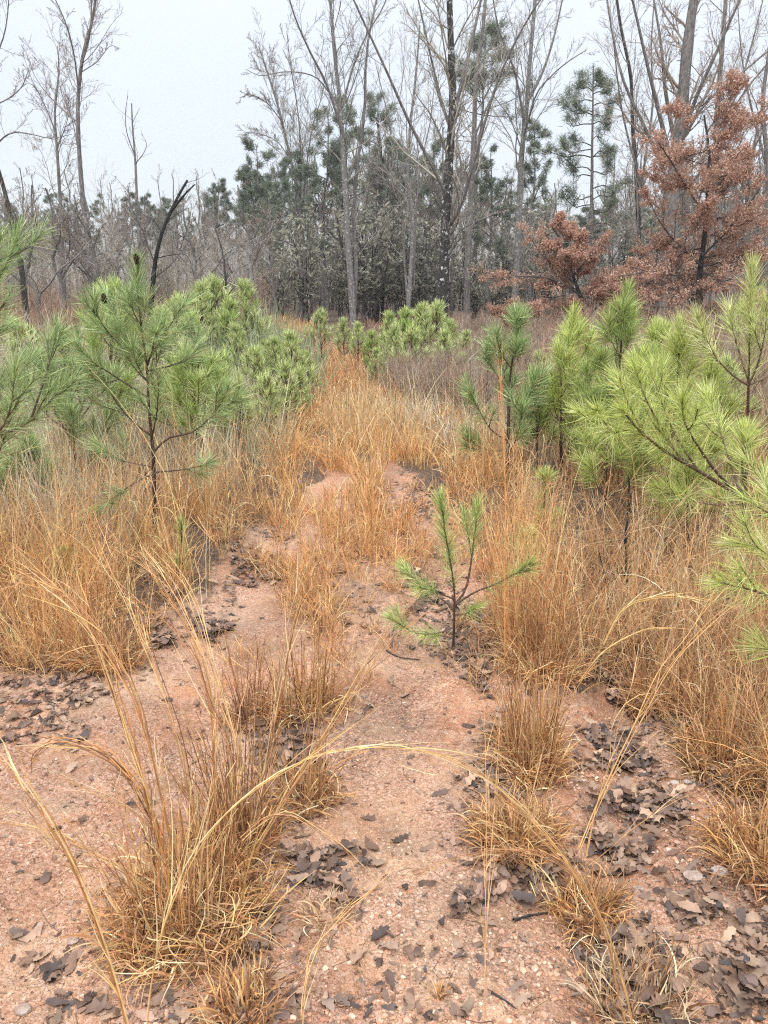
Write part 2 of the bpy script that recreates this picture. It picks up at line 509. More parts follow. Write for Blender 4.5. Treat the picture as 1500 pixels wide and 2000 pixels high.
def build_ground():
    ys = np.r_[np.linspace(-30, -2, 20), np.linspace(-1.6, .6, 30), .62 * (240 / .62) ** (np.linspace(0, 1, 900) ** 1.12)]
    nu = 620
    u = np.linspace(-1, 1, nu); u = np.sign(u) * (.35 * np.abs(u) + .65 * np.abs(u) ** 3)
    Y = np.repeat(ys[:, None], nu, 1); W = 4.0 + 1.5 * np.abs(Y)
    X = u[None] * W
    Z = hgt(X, Y)
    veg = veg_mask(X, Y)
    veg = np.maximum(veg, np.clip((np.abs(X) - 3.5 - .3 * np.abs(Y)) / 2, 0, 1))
    v = np.stack([X, Y, Z], -1).reshape(-1, 3)
    nr = len(ys)
    i, j = np.meshgrid(np.arange(nr - 1), np.arange(nu - 1), indexing='ij')
    b = i * nu + j
    f = np.stack([b, b + 1, b + nu + 1, b + nu], -1).reshape(-1, 4)
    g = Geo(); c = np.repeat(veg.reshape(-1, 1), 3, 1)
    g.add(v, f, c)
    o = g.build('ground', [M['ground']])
    tag(o, 'red clay ground of the woodland track', 'ground', kind='structure')
build_ground()

# ================================================================== GRASS
ORANGE = [(.76, .38, .14), (.85, .50, .22), (.64, .28, .10), (.90, .64, .36), (.38, .155, .065)]
GOLD = [(.72, .42, .15), (.84, .57, .25), (.56, .285, .10), (.32, .15, .065), (.90, .71, .42)]
BROWN = [(.48, .235, .11), (.33, .15, .075), (.58, .33, .165), (.20, .092, .05), (.70, .45, .25)]
TAN = [(.70, .57, .36), (.58, .44, .26), (.80, .69, .47), (.46, .33, .20)]
PALE = [(.68, .60, .47), (.58, .49, .38), (.78, .70, .56), (.42, .34, .26)]
GREENY = [(.32, .40, .21), (.42, .46, .26), (.27, .33, .19), (.52, .50, .33), (.36, .27, .19)]
GREYBR = [(.27, .22, .17), (.37, .305, .24), (.18, .14, .105), (.47, .40, .325)]
RUSTBR = [(.34, .195, .125), (.26, .145, .095), (.42, .26, .165), (.19, .11, .08)]

def grass_region(geo, poly, ncl, nb, h, pal, rad=.05, lean=.22, bend=.9, wid=.0022, S=7, curl=1.3, pxw=1.15, hv=.35, pts=None, pw=1.5, patchy=.5, sl=0):
    q = scatter_px(poly, ncl, patchy) if pts is None else np.array(pts, float)
    ncl = len(q)
    base = P(q[:, 0], q[:, 1])
    k = np.repeat(np.arange(ncl), nb); n = len(k)
    a = rng.random(n) * 2 * PI; r = rad * np.sqrt(rng.random(n))
    clump_scale = rng.uniform(.65, 1.25, ncl)
    x = base[k, 0] + np.cos(a) * r * clump_scale[k]; y = base[k, 1] + np.sin(a) * r * clump_scale[k]
    root = np.stack([x, y, hgt(x, y) - .01], -1)
    L = rng.uniform(h[0], h[1], n) * clump_scale[k] * (1 + hv * rng.normal(size=n)).clip(.3, 1.9)
    az = a + rng.normal(size=n) * .7
    le = np.abs(rng.normal(size=n)) * lean + .02
    be = rng.normal(size=n) * bend * .45 + bend * .6
    pp = blades(root, L, az, le, be, S, rng.normal(size=n) * curl, pw)
    dist = np.hypot(x, y)
    w = np.maximum(wid, pxw * dist / F_PX)
    prof = np.array([1.0 if s < .5 else 1.0 - .75 * (s - .5) / .5 for s in np.linspace(0, 1, S)])
    W = w[:, None] * prof[None] * rng.uniform(.6, 1.3, (n, 1))
    side = nrm(np.cross(np.gradient(pp, axis=1), rvec(n)[:, None, :]))
    pc = cols(pal, ncl, .12)
    c = np.clip((.6 * cols(pal, n, .2) + .4 * pc[k]) * np.exp(rng.normal(size=(n, 1)) * .28), .01, .95)
    ribbons(geo, pp, W, side, c)
    if sl:
        sel = rng.random(n) < .7
        kp, kr = kids(pp[sel], W[sel] * .5, sl, .12, .85, .35, .32, 5, -.7, .16, 1., .3, shrink=.3)
        kc = np.repeat(c[sel], sl, 0) * rng.uniform(.85, 1.25, (len(kp), 1))
        ribbons(geo, kp, np.maximum(kr * 2, (w[sel].repeat(sl) * .75)[:, None] * np.linspace(1, .3, 5)), nrm(np.cross(np.gradient(kp, axis=1), rvec(len(kp))[:, None])), np.clip(kc, 0, .95))

g = Geo()
LF = [(-500, 1330), (0, 1320), (130, 1320), (270, 1285), (330, 1190), (430, 1140), (455, 1050), (540, 1000), (600, 930), (560, 880), (300, 900), (0, 930), (-500, 930)]
RF = [(950, 930), (960, 1060), (980, 1180), (995, 1295), (1130, 1335), (1185, 1290), (1290, 1390), (1390, 1490), (1480, 1600), (2000, 1900), (2000, 900), (1200, 880)]
# left field
grass_region(g, LF, 1100, 17, (.10, .30), GOLD + BROWN, .075, .5, 2.0, curl=2.4, S=8)
grass_region(g, LF, 480, 8, (.25, .58), ORANGE + GOLD, .05, .2, .6, sl=3)
grass_region(g, [(-500, 1150), (200, 1100), (430, 1000), (520, 900), (0, 900), (-500, 900)], 420, 10, (.3, .6), TAN + PALE, .06, .15, .5)
grass_region(g, [(-500, 1060), (130, 1040), (140, 930), (-500, 930)], 90, 16, (.2, .45), GREENY, .08, .35, .9)
# right field
grass_region(g, RF, 1500, 17, (.09, .28), GOLD + BROWN + BROWN, .075, .55, 2.0, curl=2.4, S=8)
grass_region(g, RF, 560, 8, (.22, .56), ORANGE + BROWN + TAN, .05, .2, .6, sl=3)
grass_region(g, [(1000, 1290), (1150, 1330), (1300, 1330), (1500, 1500), (1900, 1700), (1900, 1100), (1000, 1000)], 240, 9, (.2, .42), GOLD + TAN, .06, .25, .8, sl=3)
grass_region(g, [(950, 1050), (990, 1290), (1100, 1300), (1050, 1050)], 80, 9, (.25, .6), ORANGE, .04, .14, .4, sl=3)
grass_region(g, [(1650, 1000), (2800, 950), (2900, 2500), (2000, 2300), (1560, 1700)], 420, 16, (.09, .35), GOLD + BROWN + ORANGE, .09, .4, 1.5, curl=2., S=7)
# thin straw on the hump between the ruts
grass_region(g, [(480, 1290), (560, 1150), (760, 1140), (830, 1190), (760, 1300), (640, 1400), (500, 1420)], 100, 15, (.04, .17), BROWN + ORANGE + GOLD, .045, .45, 1.2, curl=1.8, S=7, patchy=.7)
grass_region(g, [(900, 1180), (980, 1200), (1000, 1420), (930, 1500), (860, 1330)], 45, 12, (.04, .14), BROWN + GOLD, .04, .5, 1.3, curl=1.8, S=7, patchy=1.2)
# tufts between the ruts
grass_region(g, [(590, 1240), (560, 1130), (600, 1060), (690, 1000), (700, 930), (740, 960), (760, 1060), (800, 1100), (720, 1180), (700, 1250)], 300, 14, (.05, .16), ORANGE + BROWN + GOLD, .05, .45, 1.3, curl=1.8, patchy=1.2)
grass_region(g, [(470, 1110), (540, 1010), (620, 930), (700, 920), (860, 925), (930, 1020), (950, 1150), (840, 1140), (740, 1020), (600, 1060), (560, 1200)], 190, 14, (.05, .18), ORANGE + BROWN + GOLD, .05, .4, 1.2, curl=1.6, patchy=1.3)
grass_region(g, [(540, 1200), (560, 1080), (620, 1030), (700, 960), (760, 1000), (820, 1090), (740, 1200)], 60, 7, (.15, .32), ORANGE, .04, .2, .6, sl=2)
grass_region(g, [(520, 1010), (600, 920), (740, 920), (740, 960), (700, 1020), (590, 1060)], 60, 16, (.12, .3), ORANGE + GOLD, .05, .25, .8, patchy=1.)
# the orange stand across the track
MID = [(500, 960), (620, 960), (680, 925), (740, 920), (860, 925), (900, 985), (960, 960), (1010, 900), (930, 830), (800, 760), (720, 700), (600, 700), (590, 800), (540, 880)]
grass_region(g, MID, 1000, 13, (.08, .25), ORANGE + ORANGE + GOLD, .10, .3, 1.3, S=6, patchy=1.1)
grass_region(g, MID, 160, 8, (.25, .42), ORANGE + GOLD + TAN, .09, .16, .7, S=6, sl=2)
grass_region(g, [(640, 900), (660, 800), (760, 790), (800, 880), (740, 915)], 110, 14, (.2, .36), TAN + GOLD, .12, .15, .6, S=5)
# the track further off
grass_region(g, [(600, 780), (612, 700), (600, 650), (660, 650), (720, 700), (760, 780)], 420, 14, (.08, .2), [(.46, .23, .12), (.58, .32, .16), (.36, .17, .10), (.66, .42, .24)], .2, .3, .9, S=4)
grass_region(g, [(500, 665), (505, 628), (560, 622), (620, 640), (625, 665)], 260, 12, (.15, .3), ORANGE, .4, .3, .8, S=4)
# pale weeds and tan grass either side
grass_region(g, [(-300, 930), (540, 930), (570, 800), (560, 720), (480, 690), (0, 760), (-300, 800)], 1500, 12, (.25, .5), PALE + TAN + GREENY + GREENY, .16, .25, .6, S=5)
grass_region(g, [(760, 860), (1000, 900), (1000, 800), (850, 740), (770, 790)], 300, 13, (.2, .38), PALE + TAN + TAN, .12, .25, .8, S=5)
grass_region(g, [(1000, 900), (1900, 930), (1900, 760), (1000, 760)], 650, 12, (.3, .65), TAN + GREENY + BROWN, .2, .25, .6, S=5)
# far green-grey weeds left of the track
grass_region(g, [(380, 800), (600, 790), (600, 690), (520, 640), (400, 650)], 500, 12, (.3, .8), [(.25, .33, .17), (.33, .40, .22), (.35, .33, .22)], .3, .25, .5, S=4)
# far reddish brown ground brush
grass_region(g, [(-300, 760), (500, 690), (500, 640), (480, 592), (-300, 600)], 900, 12, (.4, 1.0), GREYBR + RUSTBR + BROWN, .6, .35, .5, S=4, patchy=0)
grass_region(g, [(480, 640), (500, 592), (1050, 592), (1900, 600), (1900, 760), (1000, 770), (800, 740), (690, 660), (620, 630)], 1900, 12, (.15, .38), RUSTBR + GREYBR + BROWN, .4, .4, .6, S=4, patchy=0)
go = g.build('grass', [M['grass']], smooth=False)
tag(go, 'dry orange and tan broom grass growing on both sides of the track', 'grass', kind='stuff')

# ---- brush: woody bare stems, thickets
def brush(geo, poly, n, h, pal, stems=5, nk=7, pxw=.8, spread=.35, wmin=.003, nk2=0, world=None):
    if world is None: q = scatter_px(poly, n); b = P(q[:, 0], q[:, 1])
    else: b = world; n = len(b)
    k = np.repeat(np.arange(n), stems); m = len(k)
    a = rng.random(m) * 2 * PI
    L = rng.uniform(h[0], h[1], m)
    x = b[k, 0] + rng.normal(size=m) * .12 * L; y = b[k, 1] + rng.normal(size=m) * .12 * L
    root = np.stack([x, y, hgt(x, y) - .02], -1)
    pp = blades(root, L, a, np.abs(rng.normal(size=m)) * spread, rng.normal(size=m) * .4, 5, rng.normal(size=m) * .8)
    r = np.maximum(wmin, .5 * pxw * np.hypot(x, y) / F_PX)
    R = r[:, None] * np.linspace(1.2, .45, 5)[None]
    c = cols(pal, m)
    tubes(geo, pp, R, 3, c)
    kp, kr = kids(pp, R, nk, .25, .95, .75, .38, 4, .25, .25, .75, .5)
    tubes(geo, kp, kr, 3, np.repeat(c, nk, 0))
    if nk2:
        k2, r2 = kids(kp, kr, nk2, .2, .95, .75, .5, 3, .1, .25, .85, .6)
        tubes(geo, k2, r2, 3, np.repeat(c, nk * nk2, 0))

g = Geo()
brush(g, [(760, 790), (930, 840), (1000, 780), (1100, 700), (1000, 640), (880, 640), (800, 700), (760, 730)], 760, (.35, .75), GREYBR + RUSTBR + GREYBR, 6, 9)
brush(g, [(390, 860), (560, 830), (575, 720), (480, 680), (380, 700), (300, 760)], 220, (.25, .6), GREYBR + GREYBR + PALE, 6, 7)
brush(g, [(-300, 900), (300, 880), (400, 760), (300, 700), (-300, 720)], 260, (.5, 1.2), GREYBR + PALE, 6, 7)
brush(g, [(1000, 860), (1800, 900), (1800, 690), (1050, 690)], 330, (.6, 1.4), GREYBR + RUSTBR, 6, 8)
go = g.build('underbrush', [M['brush']], smooth=False)
tag(go, 'tangled leafless brown brush behind the grass', 'brush', kind='stuff')

g = Geo()
brush(g, [(-600, 640), (500, 632), (540, 600), (500, 586), (-600, 586)], 300, (.8, 2.2), GREYBR + RUSTBR, 5, 9, pxw=.6, nk2=3)
brush(g, [(-600, 604), (560, 604), (560, 586), (-600, 586)], 360, (1.6, 4.6), [(.25, .21, .16), (.34, .295, .235), (.17, .14, .105)], 3, 9, pxw=.6, nk2=4, spread=.2)
brush(g, [(500, 600), (2100, 603), (2100, 586), (500, 584)], 700, (1.4, 5.2), GREYBR + [(.36, .33, .30), (.30, .27, .24)], 5, 10, pxw=.6, nk2=4)
def strip_pts(n, x0, x1, y0, y1):
    px = rng.uniform(x0, x1, n); Y = rng.uniform(y0, y1, n); b = at(px, np.full(n, 600.), Y); b[:, 2] = hgt(b[:, 0], b[:, 1]); return b
brush(g, None, 0, (4.5, 9.5), [(.28, .25, .20), (.38, .34, .28), (.20, .175, .14)], 2, 14, pxw=.7, nk2=5, spread=.12, world=strip_pts(330, -600, 2100, 48, 95))
brush(g, None, 0, (2.5, 5.5), [(.29, .25, .20), (.39, .345, .28), (.20, .17, .13)], 3, 11, pxw=.55, nk2=5, spread=.2, world=strip_pts(200, -600, 560, 34, 60))
go = g.build('thicket', [M['brush']], smooth=False)
tag(go, 'grey brown leafless thicket filling the space under the far trees', 'thicket', kind='stuff')

# ================================================================== TREES
TW_GREY = [(.29, .265, .22), (.37, .34, .29), (.21, .19, .155)]
TW_BROWN = [(.26, .215, .175), (.34, .28, .23), (.19, .15, .12)]
TW_DARK = [(.07, .062, .058), (.11, .095, .088)]

def px_path(pts, Y0, Y1=None, S=16):
    """pixel polyline -> world curve at its own distance"""
    Y1 = Y0 if Y1 is None else Y1
    p = np.array(pts, float); t = np.linspace(0, 1, len(p))
    return curve(at(p[:, 0], p[:, 1], Y0 + (Y1 - Y0) * t), S)

def w2r(wpx, Y):  # pixel width -> radius
    return .5 * wpx * Y / F_PX

def twigs(crown, Pp, R, n1, n2, n3, col, ang=.7, ratio=.38, t0=.25, up=.35, Y=20., mat=0, jit=.14):
    rmin = .5 * .5 * Y / F_PX
    n1 = int(n1 * 1.35); n2 = int(n2 * 1.25 + .5); n3 = int(n3 * 1.4 + .5)
    a, ra = kids(Pp, R, n1, t0, .98, ang, ratio, 8, up, jit, .28, .3)
    ra = np.maximum(ra, rmin); tubes(crown, a, ra, 4, cols(col, len(a), .06), mat)
    if not n2: return a
    b, rb = kids(a, ra, n2, .15, .98, .65, .42, 6, up * .7, jit, .6, .4)
    rb = np.maximum(rb, rmin * .85); tubes(crown, b, rb, 3, cols(col, len(b), .06), mat)
    if not n3: return b
    c, rc = kids(b, rb, n3, .15, .98, .6, .45, 4, up * .4, jit * 1.3, .7, .5)
    rc = np.maximum(rc, rmin * .7); tubes(crown, c, rc, 3, cols(col, len(c), .06), mat)
    return c

def hero_tree(name, label, cat, base_px, trunk, w0, w1, limbs, barkm, col, n=(12, 7, 5), group=None, Y=None, t0=.35, limb_n=(8, 6, 4), ang=.7, ratio=.3, S=22, upz=.35):
    """trunk: pixel points bottom to top; limbs: (pixel points, width0, width1, depth shift)"""
    if Y is None:
        b = P(*base_px); Y = float(b[1])
    else:
        b = at(base_px[0], base_px[1], Y); b[2] = hgt(b[0], b[1])
    root = empty(name, b)
    tag(root, label, cat, group)
    tp = px_path(trunk, Y, Y + .5, S)
    tp = np.vstack([[tp[0, 0], tp[0, 1], b[2] - .1], tp])
    tr = np.r_[w2r(w0, Y) * 1.2, np.linspace(w2r(w0, Y), w2r(w1 * .75, Y), S)] * .92
    g = Geo(); cr = Geo()
    wob = 1 + .06 * rng.normal(size=len(tr)); tr = tr * wob
    tubes(g, tp[None], tr[None], 10, (.2, .2, .2))
    for pts, a0, a1, dY in limbs:
        lp = px_path(pts, Y + .25, Y + dY, 14); lr = np.linspace(w2r(a0 * .66, Y), w2r(a1 * .45, Y), 14)
        tubes(g, lp[None], lr[None], 7, (.2, .2, .2), 1)
        twigs(cr, lp[None], lr[None], *limb_n, col, ang, ratio * 1.3, .15, upz, Y)
    twigs(cr, tp[None], tr[None], *n, col, ang, ratio, t0, upz, Y)
    g.build('trunk', [barkm, M['bark_grey'] if barkm is not M['bark_char'] else barkm], root, origin=b)
    cr.build('crown', [M['twig']], root, smooth=False, origin=b)
    return root

hero_tree('tree', 'dark straight trunk with white lichen patches, nearest tree right of the track', 'tree', (862, 692),
    [(862, 690), (866, 560), (871, 420), (878, 300), (884, 200), (881, 100), (876, -60), (872, -200)], 24, 10,
    [([(876, 400), (862, 360), (800, 240), (760, 150), (700, 20), (650, -90)], 10, 5, -1.0),
     ([(882, 260), (860, 190), (830, 60), (800, -80)], 9, 4, 1.0),
     ([(884, 230), (905, 150), (935, 20), (960, -100)], 12, 6, .6),
     ([(880, 440), (905, 390), (930, 300), (975, 150), (1035, 30), (1100, -60)], 9, 5, -1.2),
     ([(872, 470), (895, 430), (892, 370), (875, 330)], 6, 3, -.5),
     ([(870, 500), (900, 450), (950, 425), (1010, 400)], 4, 2, -1.5)], M['bark_lichen'], TW_GREY, (16, 7, 5), t0=.4)
hero_tree('tree', 'slender double stemmed tree with whitish speckled bark standing ahead of the track', 'tree', (690, 640),
    [(691, 640), (686, 560), (680, 480), (676, 400), (670, 300), (664, 200), (655, 120), (645, 0), (640, -90)], 15, 6,
    [([(690, 620), (696, 520), (690, 440), (697, 330), (712, 220), (716, 100), (740, -20), (760, -90)], 13, 6, 1.5),
     ([(672, 270), (640, 170), (605, 100), (575, 30), (550, -60)], 8, 4, -1.5),
     ([(668, 210), (690, 130), (715, 70), (750, 10), (770, -60)], 6, 4, .8),
     ([(650, 190), (615, 150), (560, 140), (510, 148), (480, 135)], 4, 2, -1.0)], M['bark_pale'], TW_GREY, (14, 7, 5), t0=.4)
hero_tree('tree', 'pale slim trunk right of centre whose limbs fan out, one ending broken', 'tree', (1003, 610),
    [(1003, 612), (1010, 520), (1014, 420), (1019, 300), (1028, 220), (1035, 120), (1045, 0), (1050, -80)], 15, 7,
    [([(1020, 280), (1045, 190), (1075, 150), (1110, 120), (1145, 98)], 6, 3, -1),
     ([(1030, 200), (1060, 140), (1085, 60), (1110, -60)], 8, 4, 1),
     ([(1024, 240), (1005, 140), (975, 60), (955, -50)], 7, 4, -1),
     ([(1018, 290), (995, 230), (960, 180), (940, 130)], 4, 2, 1)], M['bark_pale'], TW_GREY, (12, 7, 5), Y=38, t0=.4)
hero_tree('tree', 'fan shaped tree with fine upswept twigs against the open sky left of centre', 'tree', (592, 606),
    [(592, 606), (591, 500), (588, 430), (580, 370), (565, 300), (545, 215), (525, 150), (505, 90)], 11, 3,
    [([(590, 430), (597, 340), (610, 250), (628, 190), (640, 120)], 6, 2, 1),
     ([(585, 400), (588, 330), (583, 230), (568, 130), (560, 60)], 5, 2, -1),
     ([(570, 320), (545, 280), (510, 262), (475, 258)], 3, 2, 1),
     ([(553, 240), (520, 200), (490, 185), (470, 190)], 3, 2, -1)], M['bark_grey'], TW_GREY, (16, 8, 5), Y=42, t0=.5, limb_n=(12, 7, 5), ang=.5)
hero_tree('tree', 'pair of whitish slender stems left of the lichen covered dark trunk', 'tree', (798, 600),
    [(797, 600), (803, 520), (806, 430), (797, 350), (800, 260), (812, 150), (820, 50)], 10, 4,
    [([(796, 590), (789, 500), (786, 420), (770, 330), (760, 240), (735, 130)], 7, 3, 1.5),
     ([(808, 560), (812, 440), (820, 330), (840, 240), (850, 150)], 6, 3, 2)], M['bark_pale'], TW_GREY, (14, 7, 5), Y=33, t0=.35)
hero_tree('tree', 'dark crooked slim trunk between the double stemmed tree and the white stems', 'tree', (735, 610),
    [(735, 610), (738, 520), (748, 440), (740, 380), (745, 300), (735, 230)], 9, 4,
    [([(745, 450), (760, 400), (765, 330), (780, 280)], 5, 2, 1)], M['bark_dark'], TW_DARK, (12, 6, 4), Y=40)
hero_tree('tree', 'stout grey trunk just right of and behind the lichen covered dark trunk', 'tree', (915, 600),
    [(912, 600), (915, 480), (920, 380), (926, 260), (930, 150), (945, 40), (950, -50)], 15, 7,
    [([(926, 270), (960, 190), (990, 140), (1010, 60)], 6, 3, 1), ([(920, 380), (900, 320), (890, 260)], 4, 2, 1)], M['bark_grey'], TW_GREY, (12, 7, 4), Y=36)
hero_tree('tree', 'small twisted tree with arching pale twigs left of the track', 'tree', (440, 700),
    [(440, 700), (438, 620), (441, 560), (436, 500), (424, 455), (420, 445), (436, 438)], 8, 3,
    [([(436, 500), (455, 488), (490, 478), (540, 500)], 3, 1.5, -1), ([(436, 500), (420, 530), (405, 590), (380, 640)], 3, 1.5, .8),
     ([(426, 455), (450, 438), (490, 440)], 3, 1.5, .6)], M['bark_dark'], [(.25, .22, .20), (.34, .31, .28)], (14, 5, 3), Y=14, t0=.2, limb_n=(7, 4, 3))
hero_tree('tree', 'tall bare tree left of the open sky with a forked top', 'tree', (182, 620),
    [(182, 620), (175, 500), (163, 400), (155, 300), (152, 210), (160, 120), (180, 40), (195, -60)], 12, 5,
    [([(154, 180), (145, 110), (130, 50), (95, -30)], 5, 3, -1), ([(158, 130), (175, 70), (178, 0), (172, -60)], 5, 3, 1),
     ([(152, 290), (140, 230), (120, 180), (110, 120)], 3, 2, 1), ([(160, 140), (190, 120), (215, 90), (235, 95)], 3, 1.5, 1)], M['bark_grey'], TW_BROWN, (10, 7, 5), Y=30, t0=.55)
hero_tree('tree', 'tall thin bare tree between the left edge and the forked tree', 'tree', (126, 615),
    [(126, 615), (122, 500), (118, 400), (112, 300), (107, 220), (115, 140), (112, 90)], 10, 3,
    [([(110, 260), (85, 200), (60, 150), (50, 120)], 3, 1.5, 1), ([(112, 290), (130, 240), (140, 190)], 3, 1.5, -1)], M['bark_grey'], TW_BROWN, (14, 7, 5), Y=34, t0=.45)
hero_tree('dead_tree', 'dead snag with a snapped bare top in the open sky', 'dead tree', (275, 620),
    [(275, 620), (273, 500), (268, 400), (264, 310), (259, 250), (257, 202)], 9, 3,
    [([(262, 300), (248, 260), (245, 220), (250, 186)], 3, 1.5, -.4), ([(264, 320), (280, 300), (286, 280), (275, 260)], 3, 1.5, .5), ([(259, 240), (268, 220), (274, 210)], 2, 1, .4)],
    M['bark_grey'], TW_BROWN, (6, 3, 0), Y=30, t0=.3, limb_n=(3, 0, 0))
hero_tree('dead_tree', 'leaning black trunk with a snapped forked top behind the left pine', 'dead tree', (290, 650),
    [(290, 650), (298, 560), (305, 500), (318, 450), (335, 410), (350, 380), (366, 352)], 12, 6,
    [([(335, 412), (352, 390), (368, 372), (381, 360)], 8, 5, .3), ([(305, 505), (335, 498), (365, 500), (380, 540)], 3, 1.5, -.6),
     ([(316, 455), (300, 430), (280, 420)], 3, 1.5, .5)], M['bark_char'], TW_DARK, (5, 4, 0), Y=15, t0=.3, limb_n=(4, 2, 0))
hero_tree('tree', 'dark leaning trunk at the left border with a long arched bough', 'tree', (55, 690),
    [(55, 690), (48, 580), (38, 500), (22, 430), (8, 370), (-10, 310), (-30, 250)], 13, 8,
    [([(-14, 300), (0, 275), (25, 259), (60, 262), (100, 270), (140, 262)], 5, 2, -1), ([(-20, 250), (-20, 150), (10, 60), (20, -40)], 6, 3, .5),
     ([(-20, 210), (20, 190), (45, 165), (60, 120)], 4, 2, .5)], M['bark_dark'], TW_BROWN, (8, 6, 5), Y=17, t0=.4)
# the big trees at the right
hero_tree('tree', 'thick grey trunk rising behind the rusty leaved tree with a broad fan of limbs', 'tree', (1300, 610),
    [(1300, 610), (1306, 480), (1316, 350), (1330, 230), (1340, 120), (1352, 20), (1370, -80)], 34, 20,
    [([(1316, 340), (1292, 240), (1265, 130), (1240, 20), (1220, -60)], 14, 6, -1), ([(1322, 300), (1300, 180), (1290, 80), (1270, -40)], 13, 6, 1.5),
     ([(1325, 290), (1360, 190), (1400, 100), (1440, 10), (1470, -60)], 13, 6, -1), ([(1328, 280), (1380, 200), (1440, 150), (1500, 100), (1560, 60)], 9, 5, 1),
     ([(1312, 370), (1260, 250), (1215, 150), (1190, 30), (1180, -50)], 11, 5, 1), ([(1310, 400), (1380, 320), (1440, 200), (1510, 110)], 8, 4, -2),
     ([(1305, 420), (1262, 380), (1235, 300), (1212, 200), (1198, 80)], 8, 4, -1.5)], M['bark_grey'], TW_BROWN, (12, 7, 5), Y=30, t0=.4, limb_n=(9, 7, 4), ratio=.26)
hero_tree('tree', 'dark trunk left of the rusty leaved tree with two upright limbs', 'tree', (1245, 612),
    [(1245, 612), (1248, 480), (1244, 360), (1236, 250), (1232, 150), (1212, 50), (1200, -40)], 11, 6,
    [([(1246, 400), (1262, 300), (1275, 200), (1272, 90), (1280, -30)], 8, 4, 1)], M['bark_dark'], TW_BROWN, (10, 7, 4), Y=34)
hero_tree('tree', 'upright grey trunk at the right border rising past the red leaves', 'tree', (1405, 620),
    [(1405, 620), (1402, 450), (1398, 320), (1402, 200), (1412, 80), (1420, -40)], 16, 8,
    [([(1400, 260), (1440, 180), (1470, 80), (1490, 0)], 8, 4, 1), ([(1400, 380), (1450, 330), (1500, 240), (1550, 180)], 6, 3, -1)], M['bark_grey'], TW_BROWN, (12, 7, 5), Y=32)
hero_tree('tree', 'bare tree partly cut off by the right border behind the yellow pine', 'tree', (1500, 620),
    [(1500, 620), (1496, 450), (1500, 330), (1490, 200), (1510, 60), (1530, -40)], 13, 6,
    [([(1496, 320), (1470, 220), (1450, 120), (1440, 0)], 7, 3, 1)], M['bark_grey'], TW_BROWN, (12, 7, 5), Y=36)
hero_tree('tree', 'thin brown trunk in front of the low red leaved branches', 'tree', (1118, 650),
    [(1118, 650), (1116, 570), (1121, 500), (1124, 440), (1126, 425)], 13, 9, [([(1122, 480), (1150, 450), (1190, 430), (1240, 400), (1290, 370)], 3, 1.5, -.5)], M['bark_grey'], TW_BROWN, (5, 4, 0), Y=22)
hero_tree('tree', 'slender bare sapling before the red leaves with thin pale stem', 'tree', (1242, 640),
    [(1242, 640), (1243, 540), (1246, 440), (1240, 330), (1222, 250)], 4, 2, [], M['bark_pale'], [(.3, .27, .25), (.4, .37, .34)], (9, 5, 3), Y=20)
hero_tree('tree', 'slender pale sapling leaning in front of the red leaves at the right', 'tree', (1415, 640),
    [(1415, 640), (1412, 540), (1398, 470), (1404, 410), (1400, 360)], 4, 2, [], M['bark_pale'], [(.3, .27, .25), (.4, .37, .34)], (9, 4, 3), Y=20)

